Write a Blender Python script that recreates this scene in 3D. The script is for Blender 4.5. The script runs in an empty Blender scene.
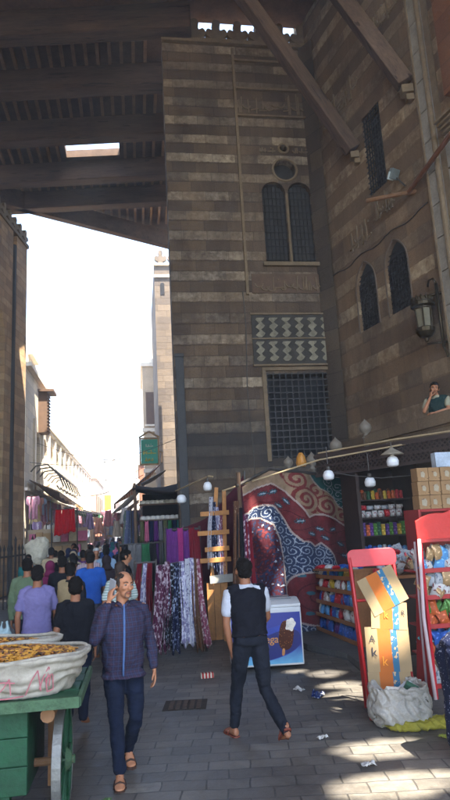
import bpy, bmesh, math, random
from mathutils import Vector, Matrix, noise
V = Vector
PI = math.pi
rnd = random.Random(7)
scene = bpy.context.scene
COL = scene.collection
TS = bpy.data.scenes.new('workshop')     # a scratch scene in which shapes are melted together

def scratch_graph():
    with bpy.context.temp_override(scene=TS, view_layer=TS.view_layers[0]):
        return bpy.context.evaluated_depsgraph_get()

# ------------------------------------------------------------------ colours and materials
def hexc(h, k=1.0):
    h = h.lstrip('#')
    out = []
    for i in (0, 2, 4):
        c = int(h[i:i+2], 16) / 255
        c = c / 12.92 if c <= 0.04045 else ((c + 0.055) / 1.055) ** 2.4
        out.append(min(1, c * k))
    return tuple(out)

class NT:
    def __init__(s, name):
        s.m = bpy.data.materials.new(name)
        s.m.use_nodes = True
        s.n = s.m.node_tree.nodes
        s.l = s.m.node_tree.links
        s.n.clear()
        s.out = s.n.new('ShaderNodeOutputMaterial')
        s.b = s.n.new('ShaderNodeBsdfPrincipled')
        s.l.new(s.b.outputs[0], s.out.inputs[0])
    def new(s, t, **kw):
        n = s.n.new('ShaderNode' + t)
        for k, v in kw.items():
            setattr(n, k, v)
        return n
    def set(s, sock, v):
        if hasattr(v, 'is_output'):
            s.l.new(v, sock)
        else:
            if isinstance(v, (tuple, list)) and len(v) == 3 and sock.type == 'RGBA':
                v = (*v, 1)
            sock.default_value = v
    def math(s, op, a, b=0.0, c=0.0, clamp=False):
        n = s.new('Math', operation=op, use_clamp=clamp)
        for i, v in enumerate((a, b, c)):
            s.set(n.inputs[i], v)
        return n.outputs[0]
    def mix(s, f, a, b, mode='MIX'):
        n = s.new('MixRGB', blend_type=mode)
        s.set(n.inputs[0], f); s.set(n.inputs[1], a); s.set(n.inputs[2], b)
        return n.outputs[0]
    def ramp(s, f, p0, p1, c0=(0, 0, 0), c1=(1, 1, 1)):
        n = s.new('ValToRGB')
        e = n.color_ramp.elements
        e[0].position = p0; e[1].position = p1
        e[0].color = (*c0, 1); e[1].color = (*c1, 1)
        s.set(n.inputs[0], f)
        return n.outputs[0]
    def noise(s, vec, scale, detail=3, rough=0.55):
        n = s.new('TexNoise')
        s.set(n.inputs['Vector'], vec)
        n.inputs['Scale'].default_value = scale
        n.inputs['Detail'].default_value = detail
        n.inputs['Roughness'].default_value = rough
        return n.outputs[0]
    def pos(s):
        return s.new('NewGeometry').outputs['Position']
    def obj(s):
        return s.new('TexCoord').outputs['Object']
    def dot(s, v, d):
        n = s.new('VectorMath', operation='DOT_PRODUCT')
        s.set(n.inputs[0], v); n.inputs[1].default_value = d
        return n.outputs['Value']
    def comb(s, x, y, z):
        n = s.new('CombineXYZ')
        for i, v in enumerate((x, y, z)):
            s.set(n.inputs[i], v)
        return n.outputs[0]
    def white(s, vec):
        n = s.new('TexWhiteNoise', noise_dimensions='3D')
        s.set(n.inputs['Vector'], vec)
        return n.outputs['Value']
    def bump(s, h, strength=0.4, dist=0.01):
        n = s.new('Bump')
        n.inputs['Strength'].default_value = strength
        n.inputs['Distance'].default_value = dist
        s.set(n.inputs['Height'], h)
        s.l.new(n.outputs[0], s.b.inputs['Normal'])
    def fin(s, col, rough=0.7, metal=0.0, spec=0.4):
        s.set(s.b.inputs['Base Color'], col)
        s.set(s.b.inputs['Roughness'], rough)
        s.b.inputs['Metallic'].default_value = metal
        s.b.inputs['Specular IOR Level'].default_value = spec
        return s.m

_mc = {}
def pm(name, c, rough=0.7, var=0.35, scale=6.0, bump=0.25, metal=0.0, bscale=None, spec=0.4):
    """plain procedural material: one colour varied by two octaves of noise, with a bump"""
    if name in _mc: return _mc[name]
    t = NT(name)
    o = t.obj()
    n1 = t.noise(o, scale, 4)
    n2 = t.noise(o, scale * 7, 3)
    f = t.math('MULTIPLY_ADD', n2, 0.35, t.math('MULTIPLY', n1, 0.65))
    lo = tuple(x * (1 - var) for x in c); hi = tuple(min(1, x * (1 + var)) for x in c)
    t.bump(t.noise(o, bscale or scale * 5, 3), bump, 0.01)
    _mc[name] = t.fin(t.ramp(f, 0.3, 0.7, lo, hi), rough, metal, spec)
    return _mc[name]

def timber(name, c, along=(1, 0, 0), rough=.85):
    """weathered timber: grain, splits and dust streaks stretched along one direction"""
    if name in _mc: return _mc[name]
    t = NT(name); p = t.pos()
    a = V(along).normalized(); d = t.dot(p, tuple(a))
    st = t.new('VectorMath', operation='MULTIPLY_ADD'); t.set(st.inputs[0], t.comb(d, d, d)); st.inputs[1].default_value = tuple(-a * .88); t.set(st.inputs[2], p)
    v = st.outputs[0]
    g = t.noise(v, 22, 5, .7); g2 = t.noise(v, 5, 3, .6); big = t.noise(p, .8, 4, .6)
    col = t.ramp(t.math('MULTIPLY_ADD', g, .5, t.math('MULTIPLY', g2, .5)), .32, .68, tuple(x * .5 for x in c), tuple(min(1, x * 1.55) for x in c))
    col = t.mix(.7, col, t.ramp(big, .3, .7, (.6, .58, .58), (1.15, 1.12, 1.08)), 'MULTIPLY')
    crack = t.ramp(t.noise(v, 9, 2, .5), .66, .69)
    col = t.mix(t.math('MULTIPLY', crack, .7), col, tuple(x * .2 for x in c))
    t.bump(t.math('SUBTRACT', g, crack), .7, .03)
    _mc[name] = t.fin(col, rough, 0, .2); return _mc[name]

def cloth(name, c, var=0.25, scale=9.0):
    return pm(name, c, 0.9, var, scale, 0.3, 0, 60, 0.15)

def two_tone(name, c1, c2, kind='speckle', scale=30.0, thr=0.35, rough=0.9):
    """printed cloth: a ground colour and a print"""
    if name in _mc: return _mc[name]
    t = NT(name)
    o = t.obj()
    if kind == 'speckle':
        n = t.new('TexVoronoi'); t.set(n.inputs['Vector'], o); n.inputs['Scale'].default_value = scale
        f = t.ramp(n.outputs['Distance'], thr - 0.03, thr + 0.03, (1, 1, 1), (0, 0, 0))
    elif kind == 'blotch':
        f = t.ramp(t.noise(o, scale, 2), thr + 0.12, thr + 0.16)
    elif kind == 'stripe':
        w = t.new('TexWave', wave_type='BANDS', bands_direction='X'); t.set(w.inputs['Vector'], o)
        w.inputs['Scale'].default_value = scale; w.inputs['Distortion'].default_value = 0.6
        f = t.ramp(w.outputs[0], thr, thr + 0.1)
    elif kind == 'bands':
        w = t.new('TexWave', wave_type='BANDS', bands_direction='Z'); t.set(w.inputs['Vector'], o)
        w.inputs['Scale'].default_value = scale; w.inputs['Distortion'].default_value = 0.4
        f = t.ramp(w.outputs[0], thr, thr + 0.1)
    elif kind == 'swirl':
        w = t.new('TexWave', wave_type='RINGS'); t.set(w.inputs['Vector'], o)
        w.inputs['Scale'].default_value = scale; w.inputs['Distortion'].default_value = 9
        w.inputs['Detail Scale'].default_value = 1.6
        f = t.ramp(w.outputs[0], thr, thr + 0.12)
    c = t.mix(f, c1, c2)
    c = t.mix(0.3, c, t.ramp(t.noise(o, 5, 3), 0.3, 0.7, (0.4, 0.4, 0.4), (1, 1, 1)), 'MULTIPLY')
    t.bump(t.noise(o, 50, 2), 0.25, 0.008)
    _mc[name] = t.fin(c, rough, 0, 0.15)
    return _mc[name]

def plaid(name, base, l1, l2, sc=24.0):
    t = NT(name)
    o = t.obj()
    sx = t.new('SeparateXYZ'); t.set(sx.inputs[0], o)
    def line(v, k, w, ph=0.0):
        fr = t.math('FRACT', t.math('MULTIPLY_ADD', v, k, ph + 100.0))
        return t.math('LESS_THAN', fr, w)
    h = t.math('ADD', sx.outputs[0], t.math('MULTIPLY', sx.outputs[1], 0.6))
    a = t.math('MAXIMUM', line(h, sc, 0.14), line(sx.outputs[2], sc, 0.14))
    b = t.math('MAXIMUM', line(h, sc, 0.14, 0.5), line(sx.outputs[2], sc, 0.14, 0.5))
    c = t.mix(t.math('MULTIPLY', a, 0.45), base, l1)
    c = t.mix(t.math('MULTIPLY', b, 0.4), c, l2)
    c = t.mix(0.5, c, t.ramp(t.noise(o, 4, 3), 0.3, 0.7, (0.55, 0.55, 0.55), (1, 1, 1)), 'MULTIPLY')
    t.bump(t.noise(o, 18, 3), 0.3, 0.02)
    return t.fin(c, 0.9, 0, 0.15)

def stone(name, dark, pale, u=(1, 0, 0), h=0.285, bw=0.62, pale_amt=0.8, joint=0.5, grime=0.6, alt=True, low=0.0):
    """coursed ashlar in alternating dark and pale rows; u is the horizontal direction of the face"""
    t = NT(name)
    p = t.pos()
    uu = t.dot(p, u); zz = t.dot(p, (0, 0, 1))
    zz = t.math('ADD', zz, t.math('MULTIPLY', t.math('SUBTRACT', t.noise(p, 0.9, 2), 0.5), 0.06))
    ze = t.math('ADD', zz, t.math('MULTIPLY', t.math('SUBTRACT', t.noise(p, 7.0, 4, .7), 0.5), 0.10)) if alt else zz
    zr = t.math('DIVIDE', zz, h)
    row = t.math('FLOOR', zr)
    ro = t.white(t.comb(row, 3.3, 1.0))
    ur = t.math('ADD', t.math('DIVIDE', uu, bw), t.math('MULTIPLY', ro, 5.0))
    blk = t.math('FLOOR', ur)
    wn = t.white(t.comb(row, blk, 7.0)); wn2 = t.white(t.comb(blk, row, 2.0))
    n1 = t.noise(p, 1.1, 5, 0.6); n2 = t.noise(p, 6.0, 5, 0.65); n3 = t.noise(p, 28.0, 3)
    patch = t.ramp(t.math('MULTIPLY_ADD', n2, 0.55, t.math('MULTIPLY', n1, 0.45)), 0.42, 0.62)
    if alt:
        rowe = t.math('FLOOR', t.math('DIVIDE', ze, h))
        par = t.math('GREATER_THAN', t.math('MODULO', t.math('ADD', t.math('DIVIDE', ze, h), 200.0), 2.0), 1.14)
        par = t.math('MULTIPLY', par, t.math('MULTIPLY_ADD', t.white(t.comb(rowe, 8.1, 4.0)), .6, .5))
        f = t.math('MULTIPLY', par, t.math('MULTIPLY_ADD', patch, 0.9, 0.12))
        f = t.math('MULTIPLY', f, t.math('MULTIPLY_ADD', wn, 0.9, 0.45))
        f = t.math('MULTIPLY', f, pale_amt, clamp=True)
    else:
        f = t.math('MULTIPLY', t.math('MULTIPLY_ADD', wn, 0.6, 0.2), pale_amt, clamp=True)
    c = t.mix(f, dark, pale)
    c = t.mix(1.0, c, t.ramp(wn2, 0.0, 1.0, (0.72, 0.72, 0.74), (1.12, 1.08, 1.0)), 'MULTIPLY')
    fz = t.math('FRACT', zr); fu = t.math('FRACT', ur)
    jz = t.math('LESS_THAN', fz, 0.045); ju = t.math('LESS_THAN', fu, 0.022)
    j = t.math('MAXIMUM', jz, ju)
    c = t.mix(t.math('MULTIPLY', j, joint), c, tuple(x * 0.35 for x in dark))
    c = t.mix(grime, c, t.ramp(t.noise(t.comb(t.math('MULTIPLY', uu, 1.2), 1.0, t.math('MULTIPLY', zz, 0.35)), 1.0, 5, 0.65), 0.3, 0.68, (0.42, 0.41, 0.42), (1.1, 1.08, 1.05)), 'MULTIPLY')
    c = t.mix(0.5, c, t.ramp(n3, 0.3, 0.7, (0.65, 0.65, 0.65), (1.05, 1.05, 1.05)), 'MULTIPLY')
    if low > 0:   # sooty stain band round the height of the grille window
        band = t.math('MULTIPLY', t.ramp(zz, 0.0, 1.0), 1.0)
        d = t.math('ABSOLUTE', t.math('SUBTRACT', t.math('MULTIPLY_ADD', n1, 2.6, zz), 5.3))
        s_ = t.ramp(d, 0.2, 1.9, (low, low, low), (0, 0, 0))
        c = t.mix(s_, c, (0.035, 0.035, 0.036))
    hgt = t.math('SUBTRACT', t.math('MULTIPLY_ADD', n2, 0.5, t.math('MULTIPLY', n3, 0.25)), t.math('MULTIPLY', j, 0.6))
    t.bump(hgt, 0.8, 0.05)
    return t.fin(c, 0.9, 0, 0.2)

# ------------------------------------------------------------------ object helpers
def tag(o, label=None, cat=None, group=None, kind=None):
    if label: o['label'] = label
    if cat: o['category'] = cat
    if group: o['group'] = group
    if kind: o['kind'] = kind
    return o

def thing(name, label, cat, loc=(0, 0, 0), rz=0.0, group=None):
    o = bpy.data.objects.new(name, None)
    COL.objects.link(o)
    o.location = loc; o.rotation_euler = (0, 0, rz)
    o.empty_display_size = 0.1
    return tag(o, label, cat, group)

def root_matrix(o):
    while o.parent is not None: o = o.parent
    return Matrix.Translation(o.location) @ o.rotation_euler.to_matrix().to_4x4()

def link(name, me, parent=None):
    o = bpy.data.objects.new(name, me)
    COL.objects.link(o)
    if parent is not None: o.parent = parent
    return o

def copy_tree(o, parent=None):
    kids = [c for c in o.children]
    c = o.copy(); COL.objects.link(c)
    c.parent = parent
    for k in kids: copy_tree(k, c)
    return c

class MB:
    """collects simple shapes and links them as ONE mesh object"""
    def __init__(s):
        s.v = []; s.f = []; s.mi = []; s.cur = 0
    def add(s, vs, fs):
        b = len(s.v)
        s.v += [V(p) for p in vs]
        for f in fs:
            s.f.append([b + i for i in f]); s.mi.append(s.cur)
    def box(s, c, d, rot=None):
        c = V(c); x, y, z = (k / 2 for k in d)
        vs = [V((i * x, j * y, k * z)) for i in (-1, 1) for j in (-1, 1) for k in (-1, 1)]
        if rot is not None: vs = [rot @ p for p in vs]
        s.add([c + p for p in vs], [(0, 1, 3, 2), (4, 6, 7, 5), (0, 4, 5, 1), (2, 3, 7, 6), (0, 2, 6, 4), (1, 5, 7, 3)])
    def lohi(s, lo, hi):
        s.box([(a + b) / 2 for a, b in zip(lo, hi)], [abs(b - a) for a, b in zip(lo, hi)])
    def bar(s, a, b, w, h=None, up=(0, 0, 1)):
        a, b = V(a), V(b); h = h or w
        t = (b - a); L = t.length; t.normalize()
        u = V(up)
        if abs(t.dot(u)) > 0.98: u = V((0, 1, 0))
        r = t.cross(u).normalized(); u = r.cross(t)
        s.box((a + b) / 2, (w, L, h), Matrix((r, t, u)).transposed())
    def loft(s, rings, cap=True):
        n = len(rings[0])
        vs = [p for r in rings for p in r]
        fs = []
        for k in range(len(rings) - 1):
            for i in range(n):
                j = (i + 1) % n
                fs.append((k * n + i, k * n + j, (k + 1) * n + j, (k + 1) * n + i))
        if cap:
            fs.append(tuple(range(n))[::-1]); fs.append(tuple((len(rings) - 1) * n + i for i in range(n)))
        s.add(vs, fs)
    def tube(s, pts, r, n=8, round_caps=False, flat=None):
        """tube through pts; r a number or one per point; flat = (axis, factor) squashes the section"""
        pts = [V(p) for p in pts]
        rs = [r] * len(pts) if isinstance(r, (int, float)) else list(r)
        if round_caps:
            d0 = (pts[0] - pts[1]).normalized(); d1 = (pts[-1] - pts[-2]).normalized()
            pts = [pts[0] + d0 * rs[0] * 0.92, pts[0] + d0 * rs[0] * 0.6] + pts + [pts[-1] + d1 * rs[-1] * 0.6, pts[-1] + d1 * rs[-1] * 0.92]
            rs = [rs[0] * 0.35, rs[0] * 0.8] + rs + [rs[-1] * 0.8, rs[-1] * 0.35]
        rings = []; prev = None
        for i, p in enumerate(pts):
            t = (pts[min(i + 1, len(pts) - 1)] - pts[max(i - 1, 0)]).normalized()
            if prev is None:
                u = V((0, 0, 1)) if abs(t.z) < 0.9 else V((1, 0, 0))
            else: u = prev
            a = (u - t * u.dot(t)).normalized(); b = t.cross(a); prev = a
            rings.append([p + (a * math.cos(2 * PI * k / n) + b * math.sin(2 * PI * k / n)) * rs[i] for k in range(n)])
        s.loft(rings)
    def lathe(s, prof, c=(0, 0, 0), n=16, ax=None):
        c = V(c)
        rings = []
        for r, z in prof:
            ring = [V((max(r, 1e-4) * math.cos(2 * PI * k / n), max(r, 1e-4) * math.sin(2 * PI * k / n), z)) for k in range(n)]
            if ax is not None: ring = [ax @ p for p in ring]
            rings.append([c + p for p in ring])
        s.loft(rings)
    def ball(s, c, r, n=12, m=8, rot=None):
        r = (r, r, r) if isinstance(r, (int, float)) else r
        c = V(c); rings = []
        for k in range(m + 1):
            ph = -PI / 2 + PI * (k + 0.12) / (m + 0.24)
            ring = [V((r[0] * math.cos(ph) * math.cos(2 * PI * i / n), r[1] * math.cos(ph) * math.sin(2 * PI * i / n), r[2] * math.sin(ph))) for i in range(n)]
            if rot is not None: ring = [rot @ p for p in ring]
            rings.append([c + p for p in ring])
        s.loft(rings)
    def prism(s, poly, o, ux, uy, depth):
        """2-D polygon placed at o along ux, uy and thickened by depth along ux x uy"""
        o, ux, uy = V(o), V(ux), V(uy)
        w = ux.cross(uy).normalized() * depth
        n = len(poly)
        a = [o + ux * p[0] + uy * p[1] for p in poly]
        s.add(a + [p + w for p in a], [tuple(range(n))[::-1], tuple(range(n, 2 * n))] + [(i, (i + 1) % n, n + (i + 1) % n, n + i) for i in range(n)])
    def grid(s, fn, nu, nv, matfn=None):
        vs = [fn(i / nu, j / nv) for j in range(nv + 1) for i in range(nu + 1)]
        b = len(s.v); s.v += [V(p) for p in vs]
        for j in range(nv):
            for i in range(nu):
                q = b + j * (nu + 1) + i
                s.f.append([q, q + 1, q + nu + 2, q + nu + 1])
                s.mi.append(matfn((i + 0.5) / nu, (j + 0.5) / nv) if matfn else s.cur)
    def mesh(s, name, mats, inv=None, smooth=False, weld=False, recalc=True):
        me = bpy.data.meshes.new(name)
        vs = [inv @ p for p in s.v] if inv is not None else s.v
        me.from_pydata([tuple(p) for p in vs], [], s.f)
        mats = mats if isinstance(mats, (list, tuple)) else [mats]
        for m in mats: me.materials.append(m)
        me.polygons.foreach_set('material_index', s.mi)
        if recalc:
            bm = bmesh.new(); bm.from_mesh(me)
            if weld: bmesh.ops.remove_doubles(bm, verts=bm.verts, dist=1e-4)
            bmesh.ops.recalc_face_normals(bm, faces=bm.faces)
            bm.to_mesh(me); bm.free()
        if smooth:
            me.polygons.foreach_set('use_smooth', [True] * len(me.polygons))
        return me
    def build(s, name, mats, parent=None, world=True, **kw):
        inv = root_matrix(parent).inverted() if (parent is not None and world) else None
        o = link(name, s.mesh(name, mats, inv, **kw), parent)
        return o

def bevel(o, w=0.006, seg=2):
    md = o.modifiers.new('edge', 'BEVEL'); md.width = w; md.segments = seg; md.limit_method = 'ANGLE'; md.angle_limit = 0.7
    return o
def solid(o, t):
    md = o.modifiers.new('cloth', 'SOLIDIFY'); md.thickness = t; md.offset = 0
    return o

def remesh(mb, voxel, smooth=4, wrinkle=0.0, wscale=9.0, seed=0.0):
    """melt overlapping closed shapes into one continuous surface"""
    me = mb.mesh('tmp', [], None)
    o = bpy.data.objects.new('tmp', me); TS.collection.objects.link(o)
    md = o.modifiers.new('r', 'REMESH'); md.mode = 'VOXEL'; md.voxel_size = voxel
    if smooth:
        sm = o.modifiers.new('s', 'SMOOTH'); sm.factor = 0.5; sm.iterations = smooth
    dg = scratch_graph()
    out = bpy.data.meshes.new_from_object(o.evaluated_get(dg))
    bpy.data.objects.remove(o); bpy.data.meshes.remove(me)
    if wrinkle:
        for v in out.vertices:
            p = v.co
            q = V((p.x * wscale, p.y * wscale, p.z * wscale * 0.8)) + V((seed, seed * 2, 0))
            d = noise.noise(q) + 0.9 * abs(noise.noise(V((q.x * 1.4 + q.z * 1.1, q.y * 1.4, q.z * 2.4 - q.x)))) - .25
            v.co = p + v.normal * d * wrinkle
    out.polygons.foreach_set('use_smooth', [True] * len(out.polygons))
    return out

def text_mesh(txt, size, depth=0.002):
    c = bpy.data.curves.new('lettering', 'FONT'); c.body = txt; c.size = size; c.extrude = depth
    c.align_x = 'CENTER'; c.align_y = 'CENTER'
    o = bpy.data.objects.new('tmp', c); TS.collection.objects.link(o)
    dg = scratch_graph()
    me = bpy.data.meshes.new_from_object(o.evaluated_get(dg))
    bpy.data.objects.remove(o); bpy.data.curves.remove(c)
    return me
def place_text(txt, size, o, ux, uy, mat, parent, name='lettering', depth=0.002, shear=0.0):
    me = text_mesh(txt, size, depth)
    ux, uy = V(ux).normalized(), V(uy).normalized(); w = ux.cross(uy)
    inv = root_matrix(parent).inverted()
    for v in me.vertices:
        v.co = inv @ (V(o) + ux * (v.co.x + shear * v.co.y) + uy * v.co.y + w * v.co.z)
    me.materials.clear(); me.materials.append(mat)
    return link(name, me, parent)
# ------------------------------------------------------------------ people
SKIN = pm('skin_tan', hexc('#a87455'), 0.55, 0.12, 8, 0.1, spec=0.3)
SKIN_D = pm('skin_brown', hexc('#8a5c42'), 0.55, 0.12, 8, 0.1, spec=0.3)
HAIR = pm('hair_black', hexc('#110d0b'), 0.75, 0.5, 60, 0.9, spec=.2)
HAIR_B = pm('hair_brown', hexc('#30231b'), 0.6, 0.4, 40, 0.6)
LIP = pm('lips', hexc('#8a4a3e'), 0.5, 0.1)
EYEW = pm('eye_white', hexc('#9c9086'), 0.3, 0.05)
EYED = pm('eye_dark', hexc('#1a110c'), 0.2, 0.05)
STUB = pm('stubble', hexc('#6b5142'), 0.8, 0.4, 60, 0.4)
SANDAL = pm('sandal_leather', hexc('#3a241a'), 0.7, 0.3, 20)
SANDAL_R = pm('sandal_red_brown', hexc('#6a3325'), 0.7, 0.3, 20)
DENIM = cloth('dark_denim', hexc('#141b2c'), 0.35, 14)
BLACKJ = cloth('black_denim', hexc('#191c24'), 0.35, 14)

def eul(y, p=0.0, r=0.0):
    """head matrix: turned by y about z, then nodded p (down positive) and tilted r; face looks along local -Y"""
    return Matrix.Rotation(y, 3, 'Z') @ Matrix.Rotation(p, 3, 'X') @ Matrix.Rotation(r, 3, 'Y')

def ell_ring(c, lat, fwd, rx, ry, n=20, front=1.0):
    out = []
    for k in range(n):
        a = 2 * PI * k / n
        sx = math.copysign(abs(math.cos(a)) ** 0.85, math.cos(a)); sy = math.copysign(abs(math.sin(a)) ** 0.85, math.sin(a))
        out.append(c + lat * rx * sx + fwd * ry * sy * (front if sy > 0 else 1))
    return out

def torso(mb, J, spec, inflate=0.0, f0=-1.0, f1=1.0):
    """spec: list of (fraction along spine, half width, half depth)"""
    P, N = V(J['pelvis']), V(J['neck'])
    C = V(J.get('chest', P.lerp(N, 0.55)))
    shl = (V(J['shL']) - V(J['shR'])); hpl = (V(J['hipL']) - V(J['hipR']))
    rings = []
    for f, rx, ry in spec:
        if f < f0 - 1e-6 or f > f1 + 1e-6: continue
        a = P.lerp(C, f / 0.55) if f <= 0.55 else C.lerp(N, (f - 0.55) / 0.45)
        tg = (C - P).normalized().lerp((N - C).normalized(), min(1, max(0, f)))
        lat = hpl.normalized().lerp(shl.normalized(), max(0, min(1, f)))
        lat = (lat - tg * lat.dot(tg)).normalized(); fwd = lat.cross(tg)
        fwd = -fwd if fwd.dot(V(J['fwd'])) < 0 else fwd
        rings.append(ell_ring(a, lat, fwd, rx + inflate, ry + inflate))
    mb.loft(rings)

TORSO = [(-0.06, .135, .095), (0.0, .158, .112), (0.12, .160, .112), (0.28, .148, .105), (0.45, .152, .108), (0.62, .165, .115), (0.78, .168, .112), (0.88, .150, .098), (0.95, .105, .080), (1.0, .062, .064)]
TORSO_BELLY = [(-0.06, .138, .105), (0.0, .155, .118), (0.12, .160, .128), (0.28, .160, .134), (0.45, .161, .132), (0.62, .172, .128), (0.78, .172, .115), (0.88, .152, .098), (0.95, .108, .080), (1.0, .065, .066)]

def limb(mb, pts, rs, n=12):
    mb.tube(pts, rs, n, True)

def mid(a, b, f=0.5): return V(a).lerp(V(b), f)

def hand(mb, wrist, d, palm_n, thumb, curl=0.5, spread=1.0, L=0.175):
    """palm + five unequal bent fingers; d = towards the fingers, palm_n = the way the palm faces, thumb = thumb side"""
    w, d = V(wrist), V(d).normalized()
    pn = V(palm_n); pn = (pn - d * pn.dot(d)).normalized()
    t = V(thumb); t = (t - d * t.dot(d) - pn * t.dot(pn)).normalized()
    k = L / 0.175
    # palm as a flattened loft
    rings = []
    for f, rx, ry in ((0, .021, .018), (.03, .030, .016), (.06, .039, .015), (.085, .041, .013), (.098, .036, .010)):
        rings.append(ell_ring(w + d * f * k, t, pn, rx * k, ry * k, 12))
    mb.loft(rings)
    for i, (off, ln, r) in enumerate(((.028, .070, .0088), (.0095, .080, .009), (-.0095, .074, .0086), (-.028, .058, .0078))):
        b = w + d * .088 * k + t * off * k
        dirn = (d + t * off * 2.2 * spread).normalized()
        pts = [b - d * .015 * k, b]; p = b
        for s_, fr in enumerate((.42, .32, .26)):
            ang = curl * (0.55 + 0.55 * s_) * (1 + 0.12 * i)
            dd = dirn * math.cos(ang) + pn * math.sin(ang)
            p = p + dd * ln * fr * k; pts.append(p)
        mb.tube(pts, [r * k * q for q in (1.05, 1.05, 1, .92, .8)], 8, True)
    b = w + d * .025 * k + t * .024 * k
    dd = (d * .62 + t * .62 + pn * .42).normalized()
    p1 = b + dd * .034 * k; p2 = p1 + (dd + d * .5 + pn * .25 * curl).normalized() * .030 * k; p3 = p2 + (d + pn * .5 * curl).normalized() * .022 * k
    mb.tube([b - dd * .01, b, p1, p2, p3], [.012 * k, .0125 * k, .0105 * k, .0095 * k, .008 * k], 8, True)

def foot(mb, ankle, toe, L=0.245, pitch=0.0):
    """foot from the ankle along toe (unit xy); pitch lifts the heel"""
    a = V(ankle); t = V((toe[0], toe[1], 0)).normalized(); s_ = V((-t.y, t.x, 0)); up = V((0, 0, 1))
    h = 0.075
    ball_p = a + t * 0.12
    def P(f, x, z):
        p = a + t * f + s_ * x + up * (z - h)
        if pitch:
            piv = a + t * 0.13 + up * (-h)
            q = p - piv; fx = q.dot(t); fz = q.z
            c_, n_ = math.cos(pitch), math.sin(pitch)
            if fx < 0 or pitch < 0:
                p = piv + t * (fx * c_ + fz * n_) + s_ * x + up * (-fx * n_ + fz * c_)
        return p
    rings = []
    for f, hw, z0, z1 in ((-.062, .020, .008, .05), (-.05, .030, .002, .075), (-.01, .034, .0, .095), (.04, .036, .004, .075), (.09, .042, .002, .052), (.13, .045, .0, .036), (.165, .038, .0, .026), (.18, .022, .004, .018)):
        ring = []
        for k in range(12):
            an = 2 * PI * k / 12
            ring.append(P(f, hw * math.cos(an), (z0 + z1) / 2 + (z1 - z0) / 2 * math.sin(an)))
        rings.append(ring)
    mb.loft(rings)
    return P

def head_shape(mb, c, M, s=1.0):
    B = lambda p, r, rot=None: mb.ball(V(c) + M @ (V(p) * s), tuple(x * s for x in r), 16, 12, M if rot is None else M @ rot)
    B((0, .012, .022), (.074, .094, .090))       # cranium
    B((0, -.030, -.010), (.062, .058, .075))     # face
    B((0, -.034, -.066), (.046, .048, .044))     # jaw
    B((0, -.066, -.094), (.024, .020, .018))     # chin
    B((0, -.076, .024), (.052, .018, .014))      # brow
    B((-.036, -.068, -.022), (.022, .020, .020)); B((.036, -.068, -.022), (.022, .020, .020))   # cheeks
    mb.tube([V(c) + M @ (V(p) * s) for p in ((0, -.084, .016), (0, -.098, -.010), (0, -.112, -.030), (0, -.096, -.038))], [.010 * s, .012 * s, .016 * s, .013 * s], 8, True)
    B((0, -.088, -.058), (.024, .010, .006)); B((0, -.086, -.070), (.020, .010, .007))
    for sx in (-1, 1):
        B((sx * .077, .008, -.012), (.010, .020, .032), Matrix.Rotation(sx * 0.35, 3, 'Z'))

def face_parts(root, c, M, s=1.0, beard=None, brow=None):
    inv = None
    c = V(c)
    for sx in (-1, 1):
        m = MB(); m.ball(c + M @ (V((sx * .031, -.0795, .003)) * s), (.0115 * s, .0105 * s, .0075 * s), 10, 8, M); m.cur = 1
        m.ball(c + M @ (V((sx * .031, -.0872, .003)) * s), (.0062 * s, .0042 * s, .0058 * s), 10, 8, M)
        m.build('eye', [EYEW, EYED], root, world=False, smooth=True)
        m = MB(); m.tube([c + M @ (V(p) * s) for p in ((sx * .012, -.096, .022), (sx * .030, -.094, .029), (sx * .050, -.080, .023))], [.003 * s, .0034 * s, .002 * s], 6, True)
        m.build('eyebrow', brow or HAIR, root, world=False, smooth=True)
    m = MB()
    m.tube([c + M @ (V(p) * s) for p in ((-.023, -.088, -.064), (-.010, -.099, -.062), (0, -.100, -.0635), (.010, -.099, -.062), (.023, -.088, -.064))], [.003 * s, .0052 * s, .0055 * s, .0052 * s, .003 * s], 6, True)
    m.build('mouth', LIP, root, world=False, smooth=True)
    if beard:
        m = MB()
        m.tube([c + M @ (V(p) * s) for p in ((-.030, -.080, -.068), (-.018, -.094, -.052), (0, -.100, -.049), (.018, -.094, -.052), (.030, -.080, -.068))], [.003 * s, .0045 * s, .004 * s, .0045 * s, .003 * s], 6, True)
        m.tube([c + M @ (V(p) * s) for p in ((-.030, -.080, -.070), (-.026, -.076, -.095), (0, -.086, -.104), (.026, -.076, -.095), (.030, -.080, -.070))], [.003 * s, .006 * s, .009 * s, .006 * s, .003 * s], 6, True)
        m.build('beard', STUB, root, world=False, smooth=True)

def hair_mesh(c, M, s=1.0, style='short', voxel=0.009):
    mb = MB(); c = V(c)
    B = lambda p, r: mb.ball(c + M @ (V(p) * s), tuple(x * s for x in r), 16, 12, M)
    if style == 'short':
        B((0, .024, .036), (.081, .094, .088)); B((0, .040, -.020), (.076, .074, .070)); B((0, -.020, .080), (.062, .064, .040))
        for sx in (-1, 1): B((sx * .068, -.012, .010), (.014, .024, .036))
    elif style == 'bald':
        B((0, .050, .006), (.080, .064, .070)); B((0, .055, .060), (.060, .052, .050))
        for sx in (-1, 1): B((sx * .064, .008, .022), (.020, .050, .036)); B((sx * .066, -.024, .004), (.013, .014, .030)); B((sx * .046, -.01, .072), (.026, .050, .026))
    elif style == 'scarf':
        B((0, .016, .020), (.092, .110, .106)); B((0, .020, -.08), (.085, .090, .070)); B((0, .03, -.13), (.12, .11, .05))
    elif style == 'cap':
        B((0, .014, .062), (.080, .098, .058))
    return remesh(mb, voxel, 2, 0.010 if style in ('short', 'bald') else 0.0, 55)

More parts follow.
